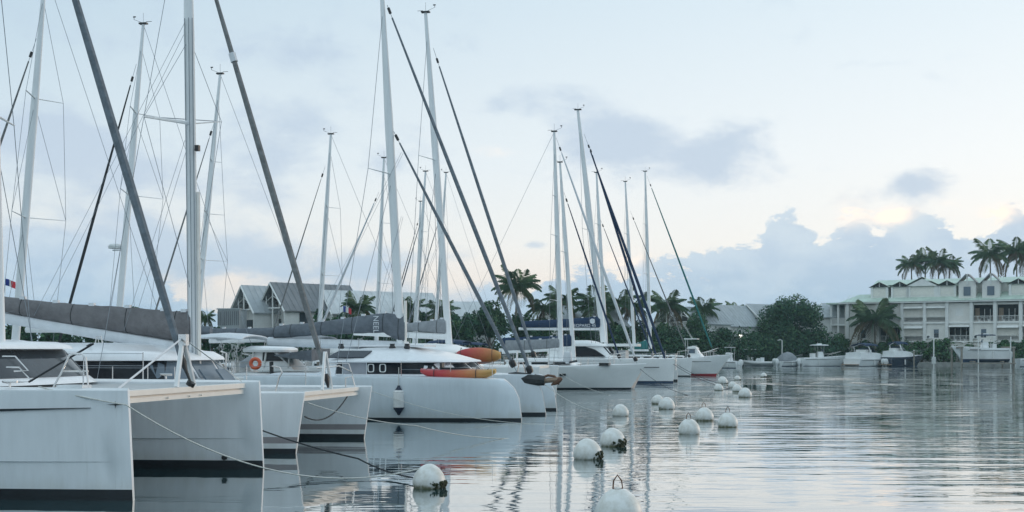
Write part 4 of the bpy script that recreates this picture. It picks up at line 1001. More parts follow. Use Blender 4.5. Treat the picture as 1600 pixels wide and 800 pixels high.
# sport boat with orange lifebuoy seen between the catamaran and the trimaran
ring = tag(MB().tube([Vector((.21 * math.cos(t_), 0, .21 * math.sin(t_))) for t_ in [2 * math.pi * j / 20 for j in range(21)]], .085, 8).build('lifebuoy', M['orange'], loc=at(399, 568, 56)), 'orange lifebuoy on a stern rail between the two bow rows', 'lifebuoy')

# hard-topped motor yacht behind (white roof near x=430)
fM = Frame(xat(470, 58), 58.5, HB)
def motoryacht():
    root = tag(empty('motor_yacht', (fM.bx, fM.by, 0), fM.h), 'white motor yacht with rounded hardtop and grey awning behind the near catamarans', 'motorboat')
    hull_mesh(9.5, 1.6, 1.35, .1, lambda z: .6 * max(0, z), sheer=lambda s: 1.35 + .2 * s).build('hull', [M['gelcoat_far'], M['antifoul'], M['taupe'], M['deck']], root, sharp=30)
    a, b = fM.loc(386, 547), fM.loc(460, 547)
    MB().loft([[Vector(((a.x + b.x) / 2 + sup((b.x - a.x) / 2 * k_, 1.25 * k_, 3, t_)[0], sup(1, 1.25 * k_, 3, t_)[1], a.z + z)) for t_ in [2 * math.pi * j / 24 for j in range(24)]] for k_, z in ((.97, -.1), (1, 0), (.97, .09), (.7, .2))], 0).build('hardtop', M['gelcoat_far'], root)
    for x in (392, 412, 450):
        for y in (-1, 1): MB().tube([fM.loc(x, 575, y), fM.loc(x + 4, 549, y)], .05, 6).build('hardtop_post', M['trimwhite'], root)
    c = fM.loc(432, 562); MB().loft([[c + Vector((x, y, z)) for x, y, z in ((-.9, -1, -.5), (1.3, -1, -.5), (1.3, 1, -.5), (-.9, 1, -.5))], [c + Vector((x, y, z)) for x, y, z in ((-.7, -.9, .45), (.3, -.9, .45), (.3, .9, .45), (-.7, .9, .45))]], 0).build('deckhouse', M['gelcoat_far'], root)
    MB().loft([[c + Vector((-.3, -1.01, -.05)), c + Vector((.75, -1.01, -.05)), c + Vector((.2, -.95, .38)), c + Vector((-.3, -.95, .38))], [c + Vector((-.3, -.96, -.05)), c + Vector((.75, -.96, -.05)), c + Vector((.2, -.9, .38)), c + Vector((-.3, -.9, .38))]], 0).build('window', M['glass'], root)
    e0, e1 = fM.loc(430, 556, -1.4), fM.loc(488, 553, -1.4)
    MB().loft([[Vector((e0.x, -1.5, e0.z)), Vector((e0.x, 1, e0.z + .1)), Vector((e0.x, 1, e0.z + .14)), Vector((e0.x, -1.5, e0.z + .05))], [Vector((e1.x, -1.5, e1.z - .35)), Vector((e1.x, 1, e1.z - .2)), Vector((e1.x, 1, e1.z + .25)), Vector((e1.x, -1.5, e1.z + .2))]], 0).build('awning', M['canvas_grey'], root)
    MB().tube([fM.loc(425, 600, -1.5), fM.loc(424, 565, -1.5)], .1, 8).build('exhaust_stack', M['black'], root)
motoryacht()
# open dinghy stored on deck
# ------------------------------------------------------------------ buoys
def buoy_mesh(r, n=20):
    prof = [(.05 * r, -.35 * r)] + [(r * math.sin(t_) * (1 - .16 * max(0, -math.cos(t_)) ** 1.5), .38 * r - r * math.cos(t_) * (1 if math.cos(t_) > 0 else 1.06)) for t_ in [R(a) for a in range(30, 178, 9)]] + [(.10 * r, 1.44 * r)]
    return MB().lathe(prof, n)
BU = [(670, 762, 26, 'algae', 'white mooring buoy at the lower left with a dark beard of weed'), (967, 815, 37, 'shackle', 'large white buoy cut by the bottom edge with a wire loop on top'),
      (919, 717, 22.5, 'algae', 'white mooring buoy with weedy foot, lower of the leaning pair in mid water'), (958, 697, 20, 'algae', 'white mooring buoy with green smears, upper of the leaning pair in mid water'),
      (970, 650, 13, None, 'small round white buoy standing alone below the sloop bow'), (1041, 639, 13, 'weed', 'white buoy with green foot overlapping a paler one behind it'),
      (1027, 631, 10, None, 'pale white buoy half hidden behind the green-footed one'), (1077, 678, 17, 'shackle', 'white buoy with small loop, nearest of the three clustered on the right'),
      (1101, 657, 14.5, 'shackle', 'white buoy with small loop at the back of the three on the right'), (1137, 667, 16, 'shackle', 'white buoy with small loop, rightmost of the three on the right'),
      (1164, 620.5, 10.5, None, 'upright white buoy nearest in the far cluster'), (1152, 612, 8, None, 'white buoy just behind the upright one in the far cluster'),
      (1123, 610, 7.5, None, 'flat pale buoy at the left of the far cluster'), (1129, 599.5, 8, 'weed', 'grey buoy at the back left of the far cluster'),
      (1145, 606, 7, 'algae', 'weedy dark buoy in the middle of the far cluster'), (1152, 594, 5, 'algae', 'tiny dark buoy at the far end of the cluster'), (1193, 589.5, 5, 'algae', 'lone tiny dark float beyond the far cluster')]
BUP = []
for k, (px, py, rp, ex, lab) in enumerate(BU):
    D = wl(py); r = rp / F * D; x = xat(px, D); BUP.append((x, D, r))
    root = tag(empty('mooring_buoy', (x, D, 0), rnd.uniform(0, 6)), lab, 'buoy', 'white mooring buoys')
    root.rotation_euler = (R(rnd.uniform(-7, 7)), R(rnd.uniform(-7, 7)), 0)
    buoy_mesh(r).build('float', M['buoy'], root, sharp=60)
    if ex in ('algae', 'weed'):
        mb = MB(); q = random.Random(k); nn = 70 if ex == 'algae' else 36; a0_ = q.uniform(-25, 10)
        for i in range(nn):
            th = R(a0_ + q.triangular(-90, 30, -25)); h_ = q.uniform(-.15, .5 if ex == 'algae' else .12) * r * (1 - abs(th + .6) * .35)
            rr = math.sqrt(max(.01, r * r - (h_ - .38 * r) ** 2)) * q.uniform(.97, 1.06)
            c_ = Vector((rr * math.cos(th), rr * math.sin(th), h_)); s_ = q.uniform(.03, .10) * r
            mb.lathe([(s_ * .2, -s_ * 1.3), (s_, -s_ * .4), (s_ * .8, s_ * .5), (s_ * .1, s_)], 6, c_)
        mb.build('algae', M['algae'], root, smooth=False)
    if ex == 'shackle':
        s_ = r * .34
        MB().tube([(-s_ * .6, 0, 1.39 * r), (-s_ * .5, 0, 1.39 * r + s_), (0, 0, 1.39 * r + s_ * 1.7), (s_ * .5, 0, 1.39 * r + s_), (s_ * .6, 0, 1.39 * r), (-s_ * .6, 0, 1.39 * r)], .012 if r < .4 else .016, 6).build('shackle', M['rust'], root)
        MB().lathe([(.02, 1.35 * r), (s_ * .75, 1.35 * r), (s_ * .7, 1.41 * r), (.02, 1.42 * r)], 12).build('shackle_plate', M['rust'], root)
# ------------------------------------------------------------------ mooring lines
def line(label, pts, r, m=None, k=20):
    P = []
    for i in range(len(pts) - 1):
        a, b, sg = Vector(pts[i][0]), Vector(pts[i + 1][0]), pts[i + 1][1]
        seg = sagline(a, b, sg, k); P += seg if i == 0 else seg[1:]
    o = MB().tube(P, r, 5).build('mooring_line', m or M['rope'], sharp=80); tag(o, label, 'rope', 'mooring lines'); return o
bb = Vector((BUP[0][0], BUP[0][1], .28))
line('white mooring line from the nearest catamaran bow to the weedy buoy', [(f1.world(q_ := f1.loc(60, 604, -3.1)), 0), (f1.world(Vector((-.05, -3.0, 1.66))), .02), (bb + Vector((-.1, 0, .1)), .62)], .013)
line('thick dark mooring line from the second catamaran bow down to the weedy buoy', [(f2.world(Vector((-2.35, -3.2, 1.25))), 0), (Vector((xat(560, 26.3), 26.3, .25)), .12), (bb + Vector((.1, .2, -.15)), .1)], .018, M['ropeblk'])
line('white mooring line from the second catamaran crossbeam dipping into the water', [(f2.world(Vector((.05, -2.0, 1.25))), 0), (Vector((xat(650, 33), 33, .55)), .1), (Vector((xat(815, 36.3), 36.3, -.03)), .12)], .012)
line('thin mooring line from the trimaran port across to the water', [(f3.world(f3.loc(560, 603, -4.95)), 0), (Vector((xat(866, 42.5), 42.5, 0)), .35)], .010)
line('thin white mooring line from the trimaran centre bow', [(f3.world(f3.loc(850, 600)), 0), (Vector((xat(968, 47.), 47., .1)), .3)], .012)
line('thin mooring line from the sloop anchor bow, lower of two', [(fA.world(fA.loc(1000, 576)), 0), (Vector((xat(1075, 70), 70., 0)), .25)], .014, M['ropeblk'])
line('thin mooring line from the sloop side down to the water', [(fA.world(fA.loc(870, 580, -1.8)), 0), (Vector((xat(1020, 64), 64., 0)), .5)], .012)
line('dark mooring line from the navy-covered catamaran bow', [(f6.world(Vector((0, -2.6, 1.5))), 0), (Vector((xat(1140, 82), 82., 0)), .25)], .018, M['ropeblk'])
line('second dark mooring line from the navy-covered catamaran bow', [(f6.world(Vector((-.2, 2.6, 1.5))), 0), (Vector((xat(1130, 92), 92., 0)), .2)], .018, M['ropeblk'])

# ------------------------------------------------------------------ pontoon between the rows
def pontoon():
    p0 = f1.world(Vector((-15.6, 0, 0))); d = Vector((math.sin(-HB), math.cos(-HB), 0)); a = math.atan2(d.x, d.y)
    o = MB().box((0, 55, .38), (2.4, 120, .36)).build('pontoon', M['concrete'], loc=p0 + Vector((0, -12, 0)), rz=-a); struct(o)
    mb = MB()
    for k in range(200): mb.box((0, -4.5 + k * .6, .585), (2.3, .52, .05))
    d_ = mb.build('decking', M['timber'], o, smooth=False); d_['kind'] = 'stuff'
    for k in range(10): MB().tube([(1.35, 2 + k * 12, -2), (1.35, 2 + k * 12, 2.0)], .16, 10).build('pile', M['timber'], o)
pontoon()
# ------------------------------------------------------------------ quay and its furniture
qd = MB(); qpts = [(54.5, 207), (57, 207), (84, 191), (110, 180)]
def quay():
    mb = MB()
    for (x0, y0), (x1, y1) in zip(qpts[:-1], qpts[1:]):
        d = Vector((x1 - x0, y1 - y0, 0)).normalized(); nn = Vector((d.y, -d.x, 0)) * 2.2
        a, b = Vector((x0, y0, 0)), Vector((x1, y1, 0))
        mb.add([a + nn + Vector((0, 0, z)) for z in (-.6, .62)] + [b + nn + Vector((0, 0, z)) for z in (.62, -.6)] + [a + Vector((0, 0, z)) for z in (-.6, .62)] + [b + Vector((0, 0, z)) for z in (.62, -.6)],
               [(0, 3, 2, 1), (1, 2, 6, 5), (4, 5, 6, 7), (0, 1, 5, 4), (3, 7, 6, 2)])
    struct(mb.build('quay', M['concrete'], smooth=False))
quay()
def post(label, px, py0, py1, D, r=.07, lamp=False, name='mooring_post', m=None, cat='post', group=None):
    x = xat(px, D); z1 = CAMH + (HZ - py1) / F * D; root = tag(empty(name, (x, D, 0)), label, cat, group)
    MB().tube([(0, 0, -.8), (0, 0, z1)], [r * 1.15, r], 8).build('post_shaft', m or M['timber'], root)
    if lamp:
        MB().tube([(0, 0, z1), (-.25, 0, z1 + .12), (-.55, 0, z1 + .1)], .05, 6).build('lamp_arm', M['alu'], root); MB().box((-.6, 0, z1 + .05), (.4, .2, .1)).build('lamp_head', M['fender'], root)
    else: MB().lathe([(r * 1.25, 0), (r * 1.25, .05), (.02, .12)], 8, (0, 0, z1)).build('post_cap', M['fender'], root)
    return root
post('slim white lamp post among the small boats in front of the mangroves', 1222, 568, 532, 203, .09, True, 'lamp_post', M['trimwhite'], 'lamp post')
post('white lamp post with pedestal between two bushes by the quay', 1459, 568, 528, 192, .10, True, 'lamp_post', M['trimwhite'], 'lamp post')
MB().box((0, 0, 1.0), (.55, .4, 1.1)).build('power_pedestal', M['trimwhite'], bpy.data.objects['lamp_post.001'])
post('short mooring post left of the boat lift', 1488, 570, 557, 190, .1)
post('leaning mooring post by the navy bowrider bow', 1428, 570, 548, 193, .11)
# the lift
def lift():
    root = tag(empty('boat_lift', (xat(1535, 186.8), 186.8, 0)), 'timber boat lift of tall piles and beams carrying the fishing boat', 'boat lift')
    w_ = (1575 - 1496) / F * 190
    for sx in (-.5, .5):
        for y in (-2.1, 2.1): MB().tube([(sx * w_, y, -1), (sx * w_, y, 2.9)], .16, 8).build('pile', M['timber'], root)
        MB().box((sx * w_, 0, 3.0), (.3, 4.8, .28)).build('top_beam', M['timber'], root)
        MB().tube([(sx * w_, -1.6, 2.9), (sx * w_, -1.6, .9)], .02, 4).build('lift_cable', M['wire'], root)
    for sx in (-.25, .3): MB().box((sx * w_, 0, .85), (.25, 4.2, .2)).build('cradle_beam', M['timber'], root)
    MB().box((0, -2.2, .58), (w_ * 1.02, .9, .16)).build('walkway', M['timber'], root)
    for x in (-.2, .42): MB().tube([(x * w_, -2.5, -.8), (x * w_, -2.5, 4.6)], .09, 6).build('guide_pole', M['trimwhite'], root)
lift()

# ------------------------------------------------------------------ apartment building
def apartment():
    P0 = Vector((xat(1322, 212), 212, 0)); P1 = Vector((xat(1600, 198), 198, 0)); dv = P1 - P0; a = math.atan2(dv.y, dv.x)
    root = tag(empty('apartment_building', (P0.x, P0.y, .5), a), 'long cream apartment building with pale green roof, dormers and balconies above the quay', 'building')
    fr = Frame(P0.x, P0.y, a)
    X_ = lambda px: fr.loc(px, 500).x
    E = 10.1; T = X_(1760)
    cuts = [1325, 1372, 1410, 1445, 1480, 1518, 1555, 1595, 1636, 1678, 1720, 1760]
    # rear body behind the bays, wall built bay by bay round the openings
    MB().box((T / 2, 8.2, E / 2), (T, 13, E)).build('core', M['wallbeige'], root)
    Fz = [0, 3.05, 6.05, 7.25, E]
    def wallp(x0, x1, z0, z1, y=0., name='wall', m=None, th=.3):
        return MB().box(((x0 + x1) / 2, y + th / 2, (z0 + z1) / 2), (x1 - x0, th, z1 - z0)).build(name, m or M['wallbeige'], root)
    kinds = [('blank', 'win'), ('win', 'balc'), ('shut', 'shut'), ('shut', 'winac'), ('wwin', 'balc'), ('balc', 'winac'), ('balc', 'shut'), ('balc', 'balc'), ('shut', 'win'), ('balc', 'shut'), ('wwin', 'win')]
    zf = [(6.75, E - .15), (3.55, 6.55)]
    for k in range(len(cuts) - 1):
        x0, x1 = X_(cuts[k]), X_(cuts[k + 1]); w_ = x1 - x0
        MB().box((x0, -.18, E / 2), (.5, .5, E)).build('pilaster', M['trimwhite'], root)
        wallp(x0, x1, 0, 3.5, .0); MB().box(((x0 + x1) / 2, -.12, 6.65), (w_, .3, .2)).build('floor_band', M['trimwhite'], root); MB().box(((x0 + x1) / 2, -.12, 3.5), (w_, .3, .16)).build('floor_band', M['trimwhite'], root)
        for fl, kd in enumerate(kinds[k]):
            z0, z1 = zf[fl]; xm = (x0 + x1) / 2
            if kd in ('blank', 'win', 'winac', 'wwin'):
                ww, wh, wx = (.95, 1.55, xm + .05) if kd != 'wwin' else (1.3, 1.25, xm)
                if kd == 'blank': wallp(x0, x1, z0, z1)
                else:
                    wz = z0 + .55 if kd != 'wwin' else z0 + 1.1
                    wallp(x0, wx - ww / 2, z0, z1); wallp(wx + ww / 2, x1, z0, z1); wallp(wx - ww / 2, wx + ww / 2, z0, wz); wallp(wx - ww / 2, wx + ww / 2, wz + wh, z1)
                    fo = MB(); 
                    for (bx_, bz_, bw_, bh_) in ((wx, wz + .04, ww, .08), (wx, wz + wh - .04, ww, .08), (wx - ww / 2 + .04, wz + wh / 2, .08, wh), (wx + ww / 2 - .04, wz + wh / 2, .08, wh)): fo.box((bx_, .08, bz_), (bw_, .1, bh_))
                    fw = fo.build('window', M['trimwhite'], root, smooth=False)
                    if kd == 'wwin': MB().box((wx, .1, wz + wh / 2), (ww - .1, .05, wh - .1)).build('shutter', M['trimwhite'], fw)
                    else:
                        MB().box((wx, .12, wz + wh * .28), (ww - .14, .04, wh * .45)).build('pane', M['window'], fw); MB().box((wx, .09, wz + wh * .74), (ww - .12, .05, wh * .42)).build('pane', M['glass_grey'], fw)
                    if kd == 'winac': 
                        ac = MB().box((wx - ww / 2 - .75, -.2, z0 + .75), (.8, .35, .6)).build('air_conditioner', M['trimwhite'], root); MB().tube([(wx - ww / 2 - .75, -.4, z0 + .75), (wx - ww / 2 - .75, -.37, z0 + .75)], .22, 12).build('fan_grille', M['black'], ac)
            else:
                # recess with side cheeks, back wall and ceiling
                wallp(x0, x1, z1 - .35, z1); wallp(x0, x0 + .35, z0, z1); wallp(x1 - .35, x1, z0, z1)
                if kd == 'shut':
                    sh = MB()
                    for j in range(9): sh.box((xm, .13, z0 + .95 + j * .2), (w_ - .7, .05, .185))
                    sh.build('shutter', M['shutter'], root, smooth=False)
                    MB().add([(x0 + .3, -.02, z1 - .35), (x1 - .3, -.02, z1 - .35), (x1 - .3, -.75, z1 - .75), (x0 + .3, -.75, z1 - .75), (x0 + .3, -.02, z1 - .40), (x1 - .3, -.02, z1 - .40), (x1 - .3, -.75, z1 - .80), (x0 + .3, -.75, z1 - .80)],
                             [(0, 1, 2, 3), (7, 6, 5, 4), (0, 4, 5, 1), (1, 5, 6, 2), (2, 6, 7, 3), (3, 7, 4, 0)]).build('awning', M['wallwhite'], root, smooth=False)
                else:
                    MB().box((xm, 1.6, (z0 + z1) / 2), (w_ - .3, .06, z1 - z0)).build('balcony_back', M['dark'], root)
                    dr = MB(); 
                    for xx in (-.9, 0, .9): dr.box((xm + xx, 1.5, z0 + 1.1), (.09, .08, 2.2))
                    dr.build('door_frame', M['trimwhite'], root, smooth=False)
                    tb = MB(); tb.lathe([(.45, .72), (.45, .76)], 10, (xm, .9, z0)); tb.box((xm, .9, z0 + .36), (.08, .08, .7)); 
                    for sx in (-.75, .75): tb.box((xm + sx, .9, z0 + .42), (.42, .42, .06)); tb.box((xm + sx * 1.25, .9, z0 + .7), (.06, .42, .6)); tb.box((xm + sx, .9, z0 + .2), (.3, .3, .4))
                    tb.build('balcony_furniture', M['fender'], root, smooth=False)
                    if k in (5, 6): MB().box((x0 + .75, 1.3, z0 + 1.2), (.7, .08, 2.3)).build('curtain', M['teak'], root)
                    if fl == 1: MB().box((xm, -.4, z1 - .45), (w_ - .6, .9, .06), 0, Matrix.Rotation(R(18), 3, 'X')).build('awning', M['wallwhite'], root)
                wallp(x0 + .3, x1 - .3, z0, z0 + .12, -.05)
                rl = MB(); rl.box((xm, -.05, z0 + .98), (w_ - .6, .07, .07)); rl.box((xm, -.05, z0 + .25), (w_ - .6, .05, .05))
                nb = max(6, int((w_ - .6) / .22))
                for j in range(nb + 1): rl.box((x0 + .3 + (w_ - .6) * j / nb, -.05, z0 + .6), (.035, .035, .72))
                rl.build('balcony_railing', M['trimwhite'], root, smooth=False)
    # eave, sloping skirt roof, attic wall, upper roof
    MB().box((T / 2 - .3, .2, E + .14), (T + 1.6, 2.0, .26)).build('eave', M['trimwhite'], root)
    MB().add([(-1., -.9, E + .27), (T + 1, -.9, E + .27), (T + 1, 3.2, E + 1.75), (1.6, 3.2, E + 1.75), (-1., 14.6, E + .27), (T + 1, 14.6, E + .27), (T + 1, 10.5, E + 1.75), (1.6, 10.5, E + 1.75)],
             [(0, 1, 2, 3), (0, 3, 7, 4), (4, 7, 6, 5), (3, 2, 6, 7), (1, 5, 6, 2), (0, 4, 5, 1)]).build('skirt_roof', M['roofgreen'], root, smooth=False)
    for j in range(60):
        x = j * T / 60
    rb = MB()
    for j in range(int(T / .6)): rb.box((j * .6, 1.15, E + 1.03), (.05, 4.2, .05), 0, Matrix.Rotation(math.atan2(1.48, 4.1), 3, 'X'))
    o = rb.build('roof_seam', M['roofgreen'], root, smooth=False); o['kind'] = 'stuff'
    XA = X_(1362)
    MB().box(((XA + T) / 2, 6.6, E + 2.3), (T - XA, 6.4, 2.2)).build('attic_wall', M['wallbeige'], root)
    MB().add([(XA - .5, 2.9, E + 3.3), (T + .5, 2.9, E + 3.3), (T + .5, 6.6, E + 4.35), (XA - .5, 6.6, E + 4.35), (XA - .5, 10.3, E + 3.3), (T + .5, 10.3, E + 3.3)],
             [(0, 1, 2, 3), (3, 2, 5, 4), (0, 3, 4), (1, 5, 2), (0, 4, 5, 1)]).build('upper_roof', M['roofgreen'], root, smooth=False)
    def dormer(px, w_, h_, wide=False):
        x = X_(px); y = 1.2; z = E + .9
        d = MB().box((x, y + 1.2, z + h_ / 2), (w_, 2.4, h_)).build('dormer', M['wallbeige'], root)
        MB().box((x, y - .02, z + h_ * .55), (w_ * .74, .06, h_ * .62)).build('shutter', M['shutter'], d)
        for sx in (-1, 1): MB().box((x + sx * w_ * .44, y - .08, z + h_ / 2), (w_ * .14, .2, h_)).build('dormer_jamb', M['trimwhite'], d)
        rf = MB(); hh = w_ * .30
        rf.add([(x - w_ * .62, y - .35, z + h_ - .05), (x, y - .35, z + h_ + hh), (x + w_ * .62, y - .35, z + h_ - .05), (x - w_ * .62, y + 4, z + h_ - .05), (x, y + 4, z + h_ + hh), (x + w_ * .62, y + 4, z + h_ - .05)],
               [(0, 1, 4, 3), (1, 2, 5, 4), (0, 3, 5, 2)]); rf.build('dormer_roof', M['roofgreen'], d, smooth=False)
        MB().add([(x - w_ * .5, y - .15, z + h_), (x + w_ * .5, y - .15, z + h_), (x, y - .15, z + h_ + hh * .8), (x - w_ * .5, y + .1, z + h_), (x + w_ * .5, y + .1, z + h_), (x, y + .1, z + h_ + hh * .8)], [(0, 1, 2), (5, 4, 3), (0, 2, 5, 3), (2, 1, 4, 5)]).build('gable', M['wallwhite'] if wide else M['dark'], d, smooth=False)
        if not wide:
            MB().tube([(x, y - .2, z + h_), (x, y - .2, z + h_ + hh * .9)], .07, 4).build('gable_post', M['trimwhite'], d)
    for px, w_, wide in ((1372, 2.9, 0), (1404, 2.9, 0), (1439, 5.2, 1), (1478, 2.9, 0), (1590, 2.9, 0), (1632, 2.9, 0), (1690, 4.6, 1)): dormer(px, w_, 2.0, wide)
    # paired pointed bays with blades of roof
    for px in (1511, 1548):
        x = X_(px); d = MB().box((x, 1.3, E + 2.0), (2.7, 2.4, 3.0)).build('pointed_bay', M['wallbeige'], root)
        for sx in (-1, 1):
            MB().add([(x + sx * .16, -.3, E + 4.7), (x + sx * 1.65, -.3, E + 3.1), (x + sx * 1.65, 2.8, E + 3.1), (x + sx * .16, 2.8, E + 4.7), (x + sx * .16, -.3, E + 4.4), (x + sx * 1.45, -.3, E + 3.2), (x + sx * 1.45, 2.8, E + 3.2), (x + sx * .16, 2.8, E + 4.4)],
                     [(0, 1, 2, 3), (7, 6, 5, 4), (0, 4, 5, 1), (1, 5, 6, 2), (2, 6, 7, 3), (3, 7, 4, 0)]).build('bay_roof', M['roofgrey'], d, smooth=False)
        MB().box((x, .06, E + 1.8), (1.1, .1, 1.5)).build('window', M['glass_grey'], d)
        MB().box((x, .0, E + 3.7), (.22, .22, 1.7)).build('bay_fin', M['trimwhite'], d)
    # wing at the left end with open balconies
    xw = X_(1296)
    MB().box((xw / 2, 3.6, E + .14), (-xw + 1, 8, .26)).build('wing_eave', M['roofgreen'], root)
    for z in (3.4, 6.5): MB().box((xw / 2, 3.2, z), (-xw, 6, .25)).build('balcony_slab', M['trimwhite'], root)
    for z in (3.5, 6.6):
        rl = MB(); rl.box((xw / 2, .3, z + 1), (-xw, .07, .07))
        for j in range(24): rl.box((xw * j / 23, .3, z + .5), (.05, .05, .95))
        rl.build('balcony_railing', M['trimwhite'], root, smooth=False)
    for x in (xw + .2, xw * .5): MB().box((x, .4, E / 2), (.35, .35, E)).build('column', M['trimwhite'], root)
    MB().box((xw / 2 + .6, 6.4, E / 2), (-xw + .6, .3, E)).build('wall', M['wallbeige'], root)
    MB().box((-.1, 3.2, E / 2), (.3, 6.2, E)).build('wall', M['wallbeige'], root)
    for z in (3.6, 6.7): MB().box((xw / 2, 6.2, z + 1.1), (1.8, .1, 2.1)).build('window', M['window'], root)
apartment()

# ------------------------------------------------------------------ houses
def house(label, px, D, w_, l_, wh, rh, phi, wallm, roofm, gable='truss', windows=(), zb=.5, balcony=True):
    """gable end at x=0, ridge along +x, y across"""
    D0, D = D, max(D, shore_d(px) + 9); w_, l_, rh = w_ * D / D0, l_ * D / D0, rh * D / D0
    wh = wh + (D - D0) * (HZ - 505) / F
    root = tag(empty('house', (xat(px, D), D, zb), R(phi)), label, 'house', 'houses behind the trees')
    MB().prism([(0, 0), (0, 0), (0, 0)], 0, 0) if False else None
    wl_ = MB()
    set_ = 1.6 if gable == 'truss' else 0
    wl_.box((l_ / 2 + set_ / 2, 0, wh / 2), (l_ - set_, w_, wh))
    wl_.add([(set_, -w_ / 2, wh), (set_, w_ / 2, wh), (set_, 0, wh + rh), (l_, -w_ / 2, wh), (l_, w_ / 2, wh), (l_, 0, wh + rh)], [(0, 1, 2), (5, 4, 3)])
    wl_.build('wall', wallm, root, smooth=False)
    o_ = .45; t_ = .12
    for sg in (-1, 1):
        y1 = sg * (w_ / 2 + o_); z1 = wh - rh / (w_ / 2) * o_
        MB().add([(-.3, 0, wh + rh + t_), (l_ + .3, 0, wh + rh + t_), (l_ + .3, y1, z1 + t_), (-.3, y1, z1 + t_), (-.3, 0, wh + rh), (l_ + .3, 0, wh + rh), (l_ + .3, y1, z1), (-.3, y1, z1)],
                 [(0, 1, 2, 3), (7, 6, 5, 4), (0, 4, 5, 1), (1, 5, 6, 2), (2, 6, 7, 3), (3, 7, 4, 0)]).build('roof', roofm, root, smooth=False)
        seam = MB(); nn = int(l_ / .7)
        for j in range(nn + 1):
            x = -.2 + (l_ + .4) * j / nn
            seam.tube([(x, 0, wh + rh + t_ + .02), (x, y1, z1 + t_ + .02)], .03, 4)
        s_ = seam.build('roof_seam', roofm, root, smooth=False); s_['kind'] = 'stuff'
        MB().tube([(-.32, 0, wh + rh - .05), (-.32, y1, z1 - .05)], .13, 4).build('bargeboard', M['trimwhite'], root)
        if gable == 'truss':
            MB().box((.8, sg * (w_ / 2 - .12), wh / 2), (1.6, .24, wh)).build('wall', wallm, root)
    if gable == 'truss':
        MB().add([(set_ - .06, -w_ / 2 + .1, wh), (set_ - .06, w_ / 2 - .1, wh), (set_ - .06, 0, wh + rh - .1), (set_ - .02, -w_ / 2 + .1, wh), (set_ - .02, w_ / 2 - .1, wh), (set_ - .02, 0, wh + rh - .1)], [(0, 2, 1), (3, 4, 5), (0, 1, 4, 3), (1, 2, 5, 4), (2, 0, 3, 5)]).build('gable_shade', M['gable_dark'], root, smooth=False)  # dark sheet standing in for the shade inside the open gable
        for j in range(5): MB().box((.3, 0, wh + rh * (.12 + .15 * j)), (.06, w_ * (1 - .12 - .15 * j) - .25, .07)).build('louvre', M['gable_dark'], root, smooth=False)
        mb = MB(); mb.tube([(.1, -w_ / 2, wh), (.1, w_ / 2, wh)], .10, 4); mb.tube([(.1, 0, 0), (.1, 0, wh + rh)], .12, 4); mb.tube([(.1, -w_ / 4, wh), (.1, -w_ / 4, wh + rh / 2)], .07, 4); mb.tube([(.1, w_ / 4, wh), (.1, w_ / 4, wh + rh / 2)], .07, 4)
        mb.tube([(.1, -w_ / 2 + .6, wh + .5), (.1, 0, wh + rh * .5), (.1, w_ / 2 - .6, wh + .5)], .06, 4)
        mb.build('gable_truss', M['trimwhite'], root, smooth=False)
        for z in (0.2, wh * .52): MB().box((.85, 0, z), (1.5, w_ - .5, .18)).build('balcony_slab', M['trimwhite'], root)
        for z in (.3, wh * .52 + .1):
            rl = MB(); rl.box((.14, 0, z + .95), (.07, w_ - .5, .07))
            for j in range(16): rl.box((.14, -w_ / 2 + .3 + (w_ - .6) * j / 15, z + .5), (.04, .04, .9))
            rl.build('balcony_railing', M['trimwhite'], root, smooth=False)
            for y in (-w_ * .22, w_ * .22): MB().box((set_ - .03, y, z + 1.05), (.08, w_ * .26, 2.05)).build('door', M['window'], root)
    else:
        for y in (-w_ * .2, w_ * .2):
            f_ = MB().box((-.03, y, wh * .72), (.08, 1.1, 1.4)).build('window', M['trimwhite'], root); MB().box((-.07, y, wh * .72), (.06, .85, 1.15)).build('pane', M['window'], f_)
    for (x, z, ww, hh) in windows:
        f_ = MB().box((x, -w_ / 2 - .02, z), (ww, .1, hh)).build('window', M['trimwhite'], root); MB().box((x, -w_ / 2 - .06, z), (ww - .22, .08, hh - .22)).build('pane', M['window'], f_)
    return root
house('white gable house with open timber gable, left of the matching pair', 380, 148, 5.2, 9, 7.0, 2.9, 42, M['wallwhite'], M['roofpale'])
house('white gable house with dark grey roof and open timber gable, right of the matching pair', 425, 140, 5.6, 10.5, 7.0, 2.9, 42, M['wallwhite'], M['roofgrey'], windows=((2.6, 5.2, 1.5, 3.0), (7.6, 4.9, 1.3, 2.6)))
house('long house with pale roof standing half hidden behind the palm', 505, 150, 6, 15, 6.8, 2.6, 32, M['wallwhite'], M['roofwhite'], gable='flat')
house('low white house with long pale roof behind the middle masts', 575, 158, 7, 16, 6.2, 2.2, 12, M['wallwhite'], M['roofwhite'], gable='flat')
house('small pale roofed house behind the navy sail covers', 855, 150, 7, 10, 4.7, 2.6, 30, M['wallwhite'], M['roofpale'], gable='flat')
house('gable house peeking out with dark truss, left of the middle pair of roofs', 1041, 202, 5.5, 8, 6.6, 2.4, 40, M['wallwhite'], M['roofpale'])
house('gable house with dark truss behind the palms, between two other roofs', 1064, 196, 5.5, 9, 6.6, 2.4, 40, M['wallwhite'], M['roofpale'])
house('white house with broad pale sloping roof above the bushes', 1113, 188, 6.2, 9.0, 6.0, 3.0, 38, M['wallwhite'], M['roofpale'], windows=((3., 5.0, .8, 1.2),))
house('white two-storey gable house with balcony beside the big dark tree', 1168, 190, 6., 12, 6.9, 2.4, 36, M['wallwhite'], M['roofpale'], gable='flat', windows=((3.5, 5.6, 1., 1.5), (7.5, 5.6, 1.3, 1.5)))
